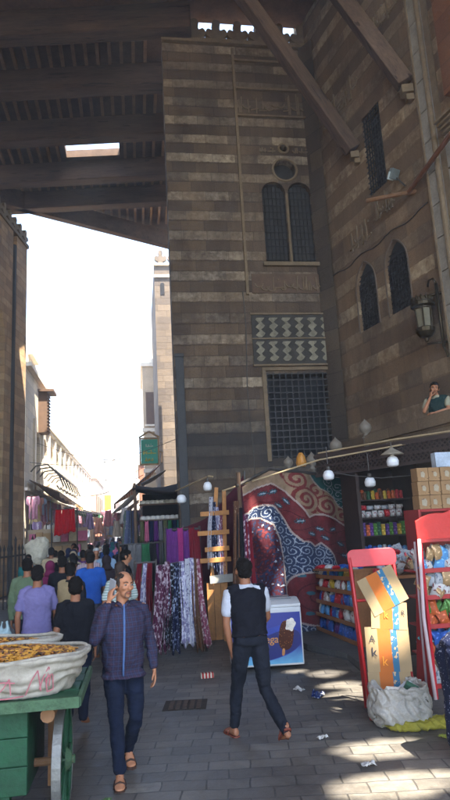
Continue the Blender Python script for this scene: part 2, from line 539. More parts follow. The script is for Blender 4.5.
def person(label, loc, rz, J, skin=SKIN, top=None, top_kind='tee', bottom=DENIM, shoes=None, hair='short', hair_mat=HAIR,
           voxel=0.011, detail=False, belly=False, head_M=None, beard=False, group=None, collar=None, extra=None, head_s=1.0, name='person', under=None):
    """one continuous body, with clothing, hair, eyes and shoes as its parts"""
    r = thing(name, label, 'person', loc, rz, group)
    M = head_M or eul(0)
    TS = TORSO_BELLY if belly else TORSO
    b = MB()
    torso(b, J, TS, -0.008)
    N = V(J['neck']); H = V(J['head'])
    b.tube([N - V((0, 0, .05)), N + V((0, 0, .01)), H + M @ V((0, .022, -.06))], [.068, .056, .054], 12, True)
    head_shape(b, H, M, head_s)
    for s_ in 'LR':
        sh, el, wr = V(J['sh' + s_]), V(J['el' + s_]), V(J['wr' + s_])
        limb(b, [sh, mid(sh, el, .35), mid(sh, el, .75), el], [.050, .046, .040, .036]); limb(b, [el, mid(el, wr, .3), mid(el, wr, .7), wr], [.036, .037, .030, .023])
        hd = J.get('hand' + s_)
        if hd: hand(b, wr, *hd)
        hp, kn, an = V(J['hip' + s_]), V(J['kn' + s_]), V(J['an' + s_])
        limb(b, [hp, mid(hp, kn, .4), mid(hp, kn, .85), kn, mid(kn, an, .3), mid(kn, an, .7), an], [.078, .072, .055, .050, .052, .038, .033])
        foot(b, an, J['toe' + s_], pitch=J.get('pitch' + s_, 0.0))
    me = remesh(b, voxel * (0.68 if detail else 1.0), 3); me.materials.append(skin)
    link('body', me, r)
    # trousers
    if bottom is not None:
        b = MB()
        torso(b, J, [q for q in TS if q[0] <= 0.13], 0.010)
        for s_ in 'LR':
            hp, kn, an = V(J['hip' + s_]), V(J['kn' + s_]), V(J['an' + s_])
            e = mid(kn, an, .93)
            wd = J.get('flare', 0.0)
            limb(b, [hp + V((0, 0, .02)), mid(hp, kn, .4), mid(hp, kn, .85), kn, mid(kn, an, .3), mid(kn, an, .7), e], [.094, .086, .068, .063, .064 + wd, .055 + wd, .052 + wd])
        me = remesh(b, voxel, 3, 0.011, 11, 3.0); me.materials.append(bottom)
        link('trousers', me, r)
    # upper garment
    if top is not None:
        b = MB()
        lo = {'tee': 0.0, 'shirt': -0.06, 'vest': 0.02, 'robe': -0.06}[top_kind]
        sp = [q for q in TS if q[0] >= lo]
        if top_kind in ('shirt', 'tee'): sp = [(lo - (.13 if detail else .06), TS[1][1] + (.022 if detail else .008), TS[1][2] + (.03 if detail else .008))] + sp
        sp = [q for q in sp if q[0] < 0.99] + ([(.985, .070, .066)] if top_kind != 'vest' else [(.975, .080, .072)])
        torso(b, J, sp, 0.020)
        for s_ in 'LR':
            sh, el, wr = V(J['sh' + s_]), V(J['el' + s_]), V(J['wr' + s_])
            if top_kind == 'tee':
                limb(b, [mid(N, sh, .55), sh, mid(sh, el, .4), mid(sh, el, .68)], [.055, .066, .064, .062])
            elif top_kind in ('shirt', 'robe'):
                limb(b, [mid(N, sh, .55), sh, mid(sh, el, .5), el], [.055, .064, .059, .053]); limb(b, [el, mid(el, wr, .4), mid(el, wr, .82), mid(el, wr, .9)], [.053, .050, .042, .045])
            elif top_kind == 'vest':
                limb(b, [mid(N, sh, .5), mid(N, sh, .9)], [.060, .064])
        if top_kind == 'robe':
            for s_ in 'LR':
                hp, kn, an = V(J['hip' + s_]), V(J['kn' + s_]), V(J['an' + s_])
                limb(b, [hp, kn, mid(kn, an, .85)], [.12, .12, .13])
        me = remesh(b, voxel, 3, 0.016 if detail else .013, 10, 1.0 + J['pelvis'][2] + loc[1]); me.materials.append(top)
        link({'vest': 'waistcoat', 'robe': 'robe'}.get(top_kind, 'shirt'), me, r)
        if under is not None:      # short sleeved shirt seen under a waistcoat
            b = MB()
            torso(b, J, [q for q in TS if q[0] >= .2], 0.003)
            for s_ in 'LR':
                sh, el = V(J['sh' + s_]), V(J['el' + s_])
                limb(b, [mid(N, sh, .55), sh, mid(sh, el, .4), mid(sh, el, .62)], [.054, .062, .062, .058])
            b.tube([N - V((0, 0, .02)), N + V((0, 0, .025))], [.074, .066], 14)
            me = remesh(b, voxel, 3, 0.006, 12, 5.0); me.materials.append(under)
            link('shirt', me, r)
    if collar is not None:
        m = MB(); m.tube([N - V((0, 0, .03)), N + V((0, 0, .012))], [.084, .070], 14)
        me = remesh(m, .008, 2); me.materials.append(collar); link('collar', me, r)
    if hair:
        me = hair_mesh(H, M, head_s, hair, 0.008 if detail else voxel * .85); me.materials.append(hair_mat)
        link({'scarf': 'headscarf', 'cap': 'cap'}.get(hair, 'hair'), me, r)
    if detail or beard:
        face_parts(r, H, M, head_s, beard, hair_mat)
    if shoes is not None:
        for s_ in 'LR':
            m = MB(); P = foot(MB(), J['an' + s_], J['toe' + s_], pitch=J.get('pitch' + s_, 0.0))
            outl = [(-.066, 0), (-.055, .032), (0, .037), (.06, .040), (.12, .048), (.17, .038), (.188, 0), (.17, -.038), (.12, -.048), (.06, -.040), (0, -.037), (-.055, -.032)]
            m.loft([[P(f, x, -.016) for f, x in outl], [P(f, x, .004) for f, x in outl]])
            o = m.build('sandal', shoes, r, world=False)
            q = MB()
            for f in (.05, .11):
                q.tube([P(f + .012, -.046, .0), P(f, -.036, .046 - f * .12), P(f - .004, 0, .078 - f * .3), P(f, .036, .046 - f * .12), P(f + .012, .046, .0)], .010, 6)
            q.build('strap', shoes, o, world=False, smooth=True)
    if extra: extra(r)
    return r

def stand_pose(h=1.68, stride=0.0, arm=0.1, lean=0.0, elbow=0.0, phase=1, shw=0.18):
    """a walking or standing pose facing local -Y"""
    k = h / 1.70
    J = {'fwd': (0, -1, 0), 'pelvis': (0, 0, .90 * k), 'chest': (0, -.4 * lean * k, 1.17 * k), 'neck': (0, -lean * k, 1.43 * k), 'head': (0, -lean * k - .02, 1.585 * k)}
    for s_, sx in (('R', -1), ('L', 1)):
        st = stride * (1 if (sx * phase) > 0 else -1)
        J['hip' + s_] = (sx * .088, 0, .86 * k); J['kn' + s_] = (sx * .095, -st * .5 - .03, .47 * k + (.02 if st < 0 else 0))
        J['an' + s_] = (sx * .09, -st, .082 + (.05 if st < -.05 else 0)); J['toe' + s_] = (sx * .15, -1)
        if st < -.05: J['pitch' + s_] = 0.5
        sh = V((sx * shw * k, -lean * k, 1.375 * k)); J['sh' + s_] = sh
        el = sh + V((sx * .055, st * arm * 2 + .02, -.285 * k)); J['el' + s_] = el
        wr = el + V((sx * .0, -.06 - elbow + st * arm, -.24 * k)); J['wr' + s_] = wr
        J['hand' + s_] = ((sx * .0, -.12, -1), (-sx, 0, 0), (0, -1, 0), 0.45)
    return J
# ------------------------------------------------------------------ camera, sun, sky
SUN = V((0.265, -0.38, 0.886)).normalized()
cam = bpy.data.cameras.new('camera'); camo = bpy.data.objects.new('camera', cam); COL.objects.link(camo)
yaw, pit, rol = math.radians(8.3), math.radians(11.65), math.radians(3.1)
Fw = V((math.sin(yaw) * math.cos(pit), math.cos(yaw) * math.cos(pit), math.sin(pit)))
R0 = V((math.cos(yaw), -math.sin(yaw), 0)); U0 = R0.cross(Fw)
Rt = R0 * math.cos(rol) - U0 * math.sin(rol); Up = U0 * math.cos(rol) + R0 * math.sin(rol)
camo.rotation_euler = Matrix((Rt, Up, -Fw)).transposed().to_euler()
camo.location = (0, 0, 2.0)
cam.sensor_fit = 'VERTICAL'; cam.sensor_height = 36; cam.lens = 620 / 800 * 36
cam.clip_start = 0.05; cam.clip_end = 3000
scene.camera = camo  # many positions below are image pixels unprojected through this camera, then hard-coded
w = bpy.data.worlds.new('World'); scene.world = w; w.use_nodes = True
nt = w.node_tree; bg = nt.nodes['Background']
sky = nt.nodes.new('ShaderNodeTexSky'); sky.sky_type = 'NISHITA'; sky.sun_disc = False
sky.sun_elevation = math.asin(SUN.z); sky.sun_rotation = math.atan2(SUN.x, SUN.y)
sky.dust_density = 1.0; sky.air_density = 1.0
nt.links.new(sky.outputs[0], bg.inputs[0]); bg.inputs[1].default_value = 0.15
sl = bpy.data.lights.new('sun', 'SUN'); sl.energy = 4.6; sl.angle = math.radians(0.5); sl.color = (1, .92, .79)
so = bpy.data.objects.new('sun', sl); COL.objects.link(so); so.rotation_euler = SUN.to_track_quat('Z', 'Y').to_euler(); so.location = (0, 0, 60)
vs_ = scene.view_settings; vs_.view_transform = 'Standard'; vs_.look = 'None'; vs_.gamma = 1.0; vs_.use_curve_mapping = False; vs_.exposure = 3.0
scene.cycles.use_denoising = True; scene.cycles.max_bounces = 8; scene.cycles.diffuse_bounces = 5
scene.cycles.sample_clamp_indirect = 6.0

# ------------------------------------------------------------------ ground
def ground_mat():
    t = NT('stone_paving'); p = t.pos()
    br = t.new('TexBrick'); br.offset = 0.5
    rot = t.new('VectorRotate', rotation_type='Z_AXIS'); t.set(rot.inputs['Vector'], p); rot.inputs['Angle'].default_value = math.radians(9)
    wob = t.new('VectorMath', operation='MULTIPLY_ADD')
    nn = t.new('TexNoise'); t.set(nn.inputs['Vector'], p); nn.inputs['Scale'].default_value = 3.0
    t.set(wob.inputs[0], nn.outputs['Color']); wob.inputs[1].default_value = (.05, .05, 0); t.set(wob.inputs[2], rot.outputs[0])
    t.set(br.inputs['Vector'], wob.outputs[0])
    br.inputs['Scale'].default_value = 1.0; br.inputs['Brick Width'].default_value = .36; br.inputs['Row Height'].default_value = .20
    br.inputs['Mortar Size'].default_value = .008; br.inputs['Mortar Smooth'].default_value = .3; br.inputs['Bias'].default_value = 0
    br.inputs['Color1'].default_value = (*hexc('#5a5753'), 1); br.inputs['Color2'].default_value = (*hexc('#75716a'), 1); br.inputs['Mortar'].default_value = (*hexc('#454442'), 1)
    n1 = t.noise(p, 0.7, 4, .6); n2 = t.noise(p, 9, 5, .65); n3 = t.noise(p, 60, 2)
    c = t.mix(.9, br.outputs[0], t.ramp(n1, .32, .68, (.5, .5, .52), (1.2, 1.17, 1.1)), 'MULTIPLY')
    c = t.mix(t.ramp(t.noise(p, 2.2, 5, .7), .5, .72), c, hexc('#524d46'))
    c = t.mix(.7, c, t.ramp(n2, .3, .7, (.65, .65, .66), (1.15, 1.14, 1.12)), 'MULTIPLY')
    c = t.mix(.4, c, t.ramp(n3, .3, .7, (.7, .7, .7), (1.1, 1.1, 1.1)), 'MULTIPLY')
    h = t.math('MULTIPLY_ADD', br.outputs['Fac'], -0.6, t.math('MULTIPLY', n2, .7))
    t.bump(h, .6, .02)
    return t.fin(c, t.math('MULTIPLY_ADD', n2, .5, .3), 0, .5)
m = MB(); m.lohi((-170, -60, -.3), (170, 330, 0))
g = m.build('ground', ground_mat()); tag(g, kind='structure')

# ------------------------------------------------------------------ stone buildings round the covered court
DK, PL = hexc('#695a4c'), hexc('#b8ab97')
S_FRONT = stone('ablaq_front', DK, PL, (1, 0, 0), low=.75, pale_amt=.78, joint=.5, grime=.8)
RU = V((.2162, -.9763, 0)); RN = V((-.9763, -.2162, 0)); RC = V((5.10, 15.0, 0))   # right wall: along, out of the wall, corner
S_RIGHT = stone('ablaq_right', hexc('#7f6a54'), hexc('#bdad92'), RU, pale_amt=.85, joint=.2, h=.36, bw=.8, grime=.7)
S_SIDE = stone('ablaq_side', DK, PL, (0, 1, 0))
S_LEFT = stone('ashlar_left', hexc('#b89a7a'), hexc('#d8c19f'), (.17, .98, 0), alt=True, pale_amt=.55)
S_GOLD = stone('ashlar_gold', hexc('#6a5f54'), hexc('#796d60'), (1, 0, 0), alt=False, h=.36, bw=.8, grime=.35)
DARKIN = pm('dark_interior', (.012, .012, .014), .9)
IRON = pm('wrought_iron', hexc('#3d3b3a'), .6, .4, 20, .3, .6)
WOODD = pm('dark_timber', hexc('#5a4636'), .85, .45, 2.2, .5)
WOODS = pm('shutter_wood', hexc('#2e2b29'), .8, .4, 9, .5)
MARB_D = pm('dark_marble', hexc('#37332d'), .75, .4, 4, .3)
MARB_W = pm('pale_marble', hexc('#7a7462'), .75, .5, 7, .5)
LEAD = pm('lead_grey', hexc('#3b3b3c'), .7, .3, 3, .3)
CARVE = pm('carved_stone', hexc('#75654f'), .9, .3, 5, .5)

def arch_poly(w, h, n=10, pointed=False):
    """outline of an arched opening, bottom centre at the origin"""
    r = w / 2
    pts = [(-r, 0), (r, 0)]
    if pointed:
        R = w * .8; rise = math.sqrt(R * R - (R - r) ** 2)
        a1 = math.acos((R - r) / R)
        for k in range(n + 1): a = a1 * k / n; pts.append((r - R + R * math.cos(a), h - rise + R * math.sin(a)))
        for k in range(1, n + 1): a = a1 * (1 - k / n); pts.append((-r + R - R * math.cos(a), h - rise + R * math.sin(a)))
    else:
        for k in range(n + 1): a = PI * k / n; pts.append((r * math.cos(a), h - r + r * math.sin(a)))
    return pts

def scribble(mb, o, ux, uy, wn, W, H, depth, seed, dens=1.0, lw=.03):
    """raised carved script: tall verticals, bowls and dots"""
    r = random.Random(seed); x = 0.04
    ux, uy, wn = V(ux), V(uy), V(wn)
    P = lambda a, b: V(o) + ux * a + uy * b + wn * depth * .5
    while x < W - .1:
        k = r.random()
        if k < .42:
            hh = H * r.uniform(.6, .95); mb.bar(P(x, H * .06), P(x + r.uniform(-.02, .03), hh), lw, depth, wn)
            x += r.uniform(.04, .07) / dens
        elif k < .8:
            R = r.uniform(.06, .12) * min(1.4, H / .4); cy = H * r.uniform(.25, .5)
            a0 = r.uniform(2.6, 3.6); pts = [(x + R + R * math.cos(a0 + q * .55), cy + R * .9 * math.sin(a0 + q * .55)) for q in range(7)]
            for q in range(6): mb.bar(P(*pts[q]), P(*pts[q + 1]), lw, depth, wn)
            x += R * 1.7 / dens
        else:
            L = r.uniform(.12, .25); mb.bar(P(x, H * .2), P(min(W, x + L), H * r.uniform(.18, .3)), lw, depth, wn)
            mb.bar(P(x + L * .4, H * .7), P(x + L * .4 + .03, H * .74), .03, depth, wn)
            x += L * .8 / dens

def holed_panel(mb, outline, holes, o, ux, uy, depth):
    """flat wall piece with openings cut through it: outer outline and holes triangulated, then thickened with reveals"""
    from mathutils.geometry import tessellate_polygon
    o, ux, uy = V(o), V(ux), V(uy); wn = ux.cross(uy).normalized() * depth
    loops = [outline] + holes
    flat = [p for L in loops for p in L]
    tri = tessellate_polygon([[V((p[0], p[1], 0)) for p in L] for L in loops])
    n = len(flat)
    A = [o + ux * p[0] + uy * p[1] for p in flat]
    fs = [tuple(t) for t in tri] + [tuple(i + n for i in t[::-1]) for t in tri]
    b = 0
    for L in loops:
        k = len(L)
        fs += [(b + i, b + (i + 1) % k, n + b + (i + 1) % k, n + b + i) for i in range(k)]
        b += k
    mb.add(A + [p + wn for p in A], fs)

def circle(cx, cy, r, n=20): return [(cx + r * math.cos(2 * PI * k / n), cy + r * math.sin(2 * PI * k / n)) for k in range(n)]
def shift(poly, x, y): return [(p[0] + x, p[1] + y) for p in poly]

# --- the tower wall facing the court (plane y = 15)
T = thing('mosque_tower', 'striped stone tower wall with double arched window above an iron grille, facing the court', 'tower', (3, 15, 0))
FX = (.95, 5.15)
gr = [(3.29, 3.62), (4.93, 3.62), (4.93, 5.78), (3.29, 5.78)]
a1 = shift(arch_poly(.66, 2.36), 3.83, 8.82); a2 = shift(arch_poly(.66, 2.36), 4.55, 8.82)
oc = circle(4.19, 11.55, .30); oc2 = circle(4.2, 12.2, .12)
m = MB()
holed_panel(m, [(FX[0], 0), (FX[1], 0), (FX[1], 15.55), (FX[0], 15.55)], [gr, a1, a2, oc, oc2], (0, 15, 0), (1, 0, 0), (0, 0, 1), -.55)
m.v = [V((p.x, p.y + 0, p.z)) for p in m.v]
m.build('wall', S_FRONT, T)
m = MB()   # flank along the street, angled out of the camera's sight; roof bears on it
m.add([V(p) for p in ((.951, 15.56, 0), (1.75, 15.56, 0), (3.4, 29, 0), (2.6, 29, 0), (.951, 15.56, 15.45), (1.75, 15.56, 15.45), (3.4, 29, 15.45), (2.6, 29, 15.45))],
      [(0, 1, 2, 3), (4, 5, 6, 7), (0, 1, 5, 4), (1, 2, 6, 5), (2, 3, 7, 6), (3, 0, 4, 7)])
m.build('side_wall', S_SIDE, T)
# frames and a shallow rectangular recess moulding
m = MB()
for x in (2.93, 5.08): m.lohi((x - .035, 14.93, 7.9), (x + .035, 14.998, 15.3))
m.lohi((2.966, 14.935, 13.15), (5.044, 14.998, 13.2)); m.lohi((2.966, 14.935, 14.0), (5.044, 14.998, 14.06)); m.lohi((2.966, 14.935, 14.9), (5.044, 14.998, 14.96))
m.build('moulding', CARVE, T)
m = MB()
scribble(m, (3.0, 15.0, 13.22), (1, 0, 0), (0, 0, 1), (0, -1, 0), 2.0, .75, .02, 4, 1.1)
m.build('carved_band', CARVE, T)
m = MB()
m.lohi((3.06, 14.97, 7.95), (5.04, 14.998, 8.48))
b0 = m.build('inscription_panel', pm('inscription_ground', hexc('#5d4a3b'), .9, .3, 5, .4), T)
m = MB(); scribble(m, (3.1, 14.97, 7.98), (1, 0, 0), (0, 0, 1), (0, -1, 0), 1.9, .46, .026, 11, 1.2, .026); m.build('script', CARVE, b0)
m = MB()
for k in (-1, 1):
    m = MB(); scribble(m, (3.5 if k < 0 else 4.42, 15, 12.05), (1, 0, 0), (0, 0, 1), (0, -1, 0), .5, .2, .03, 5 + k, 1.2)
    m.build('carved_medallion', CARVE, T)
# double arched window
wdw = MB(); wdw.lohi((3.49, 15.2, 8.80), (4.89, 15.26, 11.2)); wo = wdw.build('window', WOODS, T)
m = MB()
for cx in (3.83, 4.55):
    for k in range(7): m.lohi((cx - .33 + k * .11 - .012, 15.15, 8.82), (cx - .33 + k * .11 + .012, 15.197, 11.15))
    for k in range(12): m.lohi((cx - .33, 15.135, 8.95 + k * .2), (cx + .33, 15.149, 8.97 + k * .2))
m.build('shutter_slats', WOODS, wo)
m = MB(); m.lohi((3.4, 14.9, 8.70), (4.98, 14.998, 8.80)); m.build('sill', CARVE, wo)
m = MB(); m.tube([(4.19, 15.02, 8.82), (4.19, 15.02, 10.84)], .04, 8); m.build('colonette', CARVE, wo)
for c, r_, nm in (((4.19, 11.55), .30, 'oculus'), ((4.2, 12.2), .12, 'oculus')):
    m = MB(); m.prism(circle(c[0], c[1], r_ * 1.1), (0, 15.25, 0), (1, 0, 0), (0, 0, 1), -.05); o_ = m.build(nm, WOODS, T)
    m = MB()
    pts = circle(c[0], c[1], r_ * 1.12, 24)
    m.tube([(p[0], 14.99, p[1]) for p in pts] + [(pts[0][0], 14.99, pts[0][1])], .035, 6); m.build('rim', CARVE, o_)
# joggled lintel panel: two rows of pale interlocking stones on dark ones
pan = MB(); pan.lohi((2.98, 14.96, 6.02), (5.08, 14.998, 7.34)); po = pan.build('joggled_lintel', MARB_D, T)
m = MB()
for z0 in (6.10, 6.74):
    for k in range(6):
        cx = 3.17 + k * .345 + (.03 if z0 > 6.5 else 0)
        L, Rr = [], []
        for q in range(11):
            z = q * .052
            wv = (.052 if q % 4 in (1, 2) else -.012) + rnd.uniform(-.008, .008)
            L.append((cx - .052 - wv + .018 * (1 if (q // 2) % 2 else -1), z)); Rr.append((cx + .052 + wv + .018 * (1 if (q // 2) % 2 else -1), z))
        m.prism(L + Rr[::-1], (0, 14.958, z0), (1, 0, 0), (0, 0, 1), .014)
m.build('pale_voussoirs', MARB_W, po)
m = MB()
m.lohi((2.96, 14.93, 6.685), (5.1, 14.957, 6.715)); m.lohi((2.96, 14.93, 7.345), (5.1, 14.997, 7.39)); m.lohi((2.96, 14.93, 5.97), (5.1, 14.997, 6.015))
m.build('lintel_moulding', CARVE, po)
# iron grille
m = MB(); m.lohi((3.28, 15.45, 3.6), (4.94, 15.5, 5.8)); wo = m.build('window', DARKIN, T)
m = MB()
for k in range(11): x = 3.30 + k * .162; m.lohi((x - .013, 15.0, 3.62), (x + .013, 15.026, 5.78))
for k in range(14): z = 3.66 + k * .162; m.lohi((3.29, 14.975, z - .013), (4.93, 14.999, z + .013))
for k in range(11):
    for q in range(14): m.box((3.30 + k * .162, 14.985, 3.66 + q * .162), (.05, .04, .05))
m.build('grille', IRON, wo)
m = MB()
for x in (3.22, 5.0): m.lohi((x - .05, 14.95, 3.55), (x + .05, 14.997, 5.85))
m.lohi((3.17, 14.94, 5.852), (5.05, 14.997, 5.93)); m.build('frame', CARVE, wo)
# dark engaged shaft near the left edge, corner shade put in as a dark stone strip
m = MB(); m.lohi((.98, 14.955, 0), (1.19, 14.998, 6.25)); m.lohi((.965, 14.94, 6.252), (1.205, 14.998, 6.34)); bevel(m.build('engaged_shaft', LEAD, T), .012)
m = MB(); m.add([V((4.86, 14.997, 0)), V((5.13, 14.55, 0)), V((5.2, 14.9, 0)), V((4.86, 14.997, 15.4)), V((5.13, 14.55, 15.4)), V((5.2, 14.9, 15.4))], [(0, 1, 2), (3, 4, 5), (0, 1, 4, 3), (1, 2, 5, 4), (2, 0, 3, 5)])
m.build('corner_shade_strip', stone('corner_shade_stone', hexc('#564c42'), hexc('#665a4d'), (1, 0, 0), alt=False, h=.57, bw=3, grime=.7), T)
# trefoil cresting against the sky
def merlon():
    pts = [(-.13, 0), (.13, 0), (.11, .10), (.20, .13)]
    for k in range(9): a = -.9 + 2.3 * k / 8; pts.append((.20 + .11 * math.cos(a), .26 + .11 * math.sin(a)))
    pts += [(.12, .33), (.10, .36)]
    for k in range(9): a = -.5 + (PI + 1.0) * k / 8; pts.append((.12 * math.cos(a), .50 + .12 * math.sin(a)))
    pts += [(-.10, .36), (-.12, .33)]
    for k in range(9): a = PI + .9 - 2.3 + 2.3 * k / 8; pts.append((-.20 + .11 * math.cos(a), .26 + .11 * math.sin(a)))
    pts += [(-.20, .13), (-.11, .10)]
    return pts
for k in range(7):
    m = MB(); m.prism([(p[0], p[1] * 1.24) for p in merlon()], (1.28 + k * .62, 15.05, 15.552), (1, 0, 0), (0, 0, 1), -.16)
    m.build('merlon', CARVE, T)
m = MB(); m.lohi((.93, 14.90, 15.42), (5.12, 14.998, 15.549)); m.build('cornice', CARVE, T)

# --- the wing on the right (plane through RC along RU)
Wg = thing('mosque_wing', 'long striped stone wall on the right with two pointed windows and a high barred window', 'wing', (6, 11, 0))
def RP(s, z, out=0.0): return RC + RU * s + RN * out + V((0, 0, z))
def sof(y): return (15 - y) / .9763
hi = [(2.28, 9.48), (2.98, 9.48), (2.98, 11.55), (2.28, 11.55)]
p1 = shift(arch_poly(.78, 1.62, 8, True), 1.74, 6.42); p2 = shift(arch_poly(.78, 1.62, 8, True), 2.94, 6.42)
m = MB(); holed_panel(m, [(-.6, 0), (4.35, 0), (4.35, 17.5), (-.6, 17.5)], [hi, p1, p2], RC, RU, (0, 0, 1), -.6)
m.build('wall', S_RIGHT, Wg)
m = MB(); holed_panel(m, [(4.9, 0), (20, 0), (20, 17.5), (4.9, 17.5)], [], RC + RN * .0, RU, (0, 0, 1), -.6)
m.build('wall', S_RIGHT, Wg)
def rw_bar(mb, s0, z0, s1, z1, w, o0, o1):
    a = RP(s0, z0, (o0 + o1) / 2); b = RP(s1, z1, (o0 + o1) / 2); mb.bar(a, b, w, abs(o1 - o0), RN)
m = MB(); m.prism([(2.2, 9.4), (3.06, 9.4), (3.06, 11.63), (2.2, 11.63)], RP(0, 0, -.25), RU, (0, 0, 1), -.05); wo = m.build('window', DARKIN, Wg)
m = MB()
for k in range(7): rw_bar(m, 2.33 + k * .10, 9.48, 2.33 + k * .10, 11.55, .03, -.03, -.012)
for k in range(15): rw_bar(m, 2.28, 9.55 + k * .138, 2.98, 9.55 + k * .138, .03, -.012, .004)
m.build('grille', IRON, wo)
for cx, P_ in ((1.74, p1), (2.94, p2)):
    m = MB(); m.prism(shift(arch_poly(.82, 1.66, 8, True), cx, 6.40), RP(0, 0, -.10), RU, (0, 0, 1), -.05); wo = m.build('window', WOODS, Wg)
    m = MB()
    for k in range(9): rw_bar(m, cx - .37 + k * .0925, 6.44, cx - .37 + k * .0925, 7.75 - abs(k - 4) * .04, .02, -.085, -.07)
    for k in range(14): rw_bar(m, cx - .38, 6.5 + k * .1, cx + .38, 6.5 + k * .1, .016, -.07, -.055)
    m.build('lattice', IRON, wo)
    m = MB(); pts = shift(arch_poly(.84, 1.68, 8, True), cx, 6.40)
    m.tube([RP(p[0], p[1], .0) for p in pts[1:] + pts[:1]], .022, 6); m.build('frame', pm('dark_frame', hexc('#5d5044'), .9, .3, 5), wo)
m = MB()
scribble(m, RP(.5, 12.3), RU, (0, 0, 1), RN, 1.7, .8, .03, 21, 1.7, .045)
m.build('carved_band', CARVE, Wg); m = MB()
scribble(m, RP(2.6, 13.1), RU, (0, 0, 1), RN, 1.5, .8, .03, 22, 1.7, .045)
m.build('carved_band', CARVE, Wg); m = MB()
scribble(m, RP(1.2, 8.45), RU, (0, 0, 1), RN, 1.0, .7, .03, 23, 1.8, .04)
m.build('carved_band', CARVE, Wg); m = MB()
scribble(m, RP(2.3, 8.75), RU, (0, 0, 1), RN, .9, .6, .03, 24, 1.8, .04)
m.build('carved_band', CARVE, Wg)
MARB_G = pm('grey_marble', hexc('#8d877c'), .5, .35, 3, .25)
m = MB()
for k in range(18): m.prism([(4.36, .7 * k), (4.62, .7 * k), (4.62, .7 * k + .68), (4.36, .7 * k + .68)], RP(0, 3.2, -.1), RU, (0, 0, 1), .16)
m.build('marble_strip', MARB_G, Wg)
m = MB(); m.tube([RP(4.34, 3, .03), RP(4.34, 17, .03)], .05, 8); m.tube([RP(4.66, 3, .05), RP(4.66, 17, .05)], .06, 8); m.build('roll_moulding', CARVE, Wg)
m = MB(); m.prism([(4.73, 0), (4.9, 0), (4.9, 17.4), (4.73, 17.4)], RP(0, 0, -.3), RU, (0, 0, 1), .32); m.build('jamb', CARVE, Wg)
BRK = stone('portal_stone', hexc('#7a5138'), hexc('#8d6245'), RU, alt=False, h=.5, bw=.9, grime=.4)
m = MB()
m.prism([(5.3, 9.9), (9, 9.9), (9, 17.4), (5.3, 17.4)], RP(0, 0, .004), RU, (0, 0, 1), .25)
m.build('portal_block', BRK, Wg)
m = MB()
for k in range(4): m.prism([(4.96, 9.5 - .06 * k), (9, 9.5 - .06 * k), (9, 9.55 - .06 * k), (4.96, 9.55 - .06 * k)], RP(0, 0, .004), RU, (0, 0, 1), .30 - .06 * k)
m.build('cornice', CARVE, Wg)
m = MB()
for k in range(8): m.prism([(4.92, 3.6 + k * .72), (5.25, 3.6 + k * .72), (5.25, 4.28 + k * .72), (4.92, 4.28 + k * .72)], RP(0, 0, .003), RU, (0, 0, 1), .04)
m.build('marble_inlay', MARB_G, Wg)
m = MB()
m.box(RP(2.0, 10.72, .12), (.2, .2, .16), Matrix.Rotation(-.22, 3, 'Z')); m.box(RP(2.0, 10.58, .06), (.13, .13, .12), Matrix.Rotation(-.22, 3, 'Z')); m.build('corbel', CARVE, Wg)
m = MB()
m.box(RP(4.12, 10.92, .12), (.24, .24, .18), Matrix.Rotation(-.22, 3, 'Z')); m.box(RP(4.12, 10.76, .06), (.16, .16, .14), Matrix.Rotation(-.22, 3, 'Z')); m.build('corbel', CARVE, Wg)
# struts
STRUT = timber('strut_timber', hexc('#5d4c40'), (3, .9, -5))
for a, b, lab in ((RP(1.98, 10.9, .13), V((1.9, 12.6, 16.3)), 'slanting roof strut crossing the tower wall, its foot left of the high barred window'),
                  (RP(4.12, 11.1, .14), V((3.55, 11.7, 16.3)), 'slanting roof strut ending on a corbel right of the high barred window')):
    s_ = MB(); s_.bar(a, b, .30, .34); o = s_.build('roof_strut', STRUT); bevel(o, .02); tag(o, lab, 'beam')
# --- the wall on the left
LE = V((-4.38, 25, 0)); LU = V((-.17, -.985, 0)).normalized(); LN = V((LU.y * -1, LU.x, 0)); LN = LN if LN.x > 0 else -LN
LW = thing('mausoleum_wall', 'stone wall with trefoil cresting at the left edge, arched niche beside a plain pier', 'building', (-4.6, 24, 0))
def LP(s, z, out=0.0): return LE + LU * s + LN * out + V((0, 0, z))
m = MB()
m.prism([(0, 0), (1.15, 0), (1.15, 13.9), (0, 13.9)], LP(0, 0), LU, (0, 0, 1), 1.2)
m.prism([(1.55, 0), (1.9, 0), (1.9, 13.9), (1.55, 13.9)], LP(0, 0), LU, (0, 0, 1), 1.2)
m.prism([(1.151, 0), (1.549, 0), (1.549, 13.7), (1.151, 13.7)], LP(0, 0, -.35), LU, (0, 0, 1), .8)
holed_panel(m, [(1.901, 0), (34, 0), (34, 13.9), (1.901, 13.9)], [[(2.2, .3), (4.0, .3), (4.0, 9.4), (3.7, 10.2), (3.1, 10.8), (2.5, 10.2), (2.2, 9.4)]], LP(0, 0), LU, (0, 0, 1), 1.2)
sg = LU.cross(V((0, 0, 1)))
m.build('wall', S_LEFT, LW)
m = MB(); m.prism([(2.1, .2), (4.1, .2), (4.1, 11), (2.1, 11)], LP(0, 0, -.6), LU, (0, 0, 1), .1); m.build('arched_niche', pm('niche_stone', hexc('#3c342e'), .9), LW)
m = MB(); m.tube([LP(1.35, 0, -.1), LP(1.35, 13.4, -.1)], .16, 10); m.build('engaged_shaft', LEAD, LW)
m = MB(); m.prism([(-.06, 13.902), (34, 13.902), (34, 14.05), (-.06, 14.05)], LP(0, 0, .06), LU, (0, 0, 1), 1.2); m.build('cornice', CARVE, LW)
for k in range(12):
    m = MB(); m.prism([(p[0] * .9, p[1] * .9) for p in merlon()], LP(.25 + k * .56, 14.052, .03), LU, (0, 0, 1), .2); m.build('merlon', CARVE, LW)
m = MB()
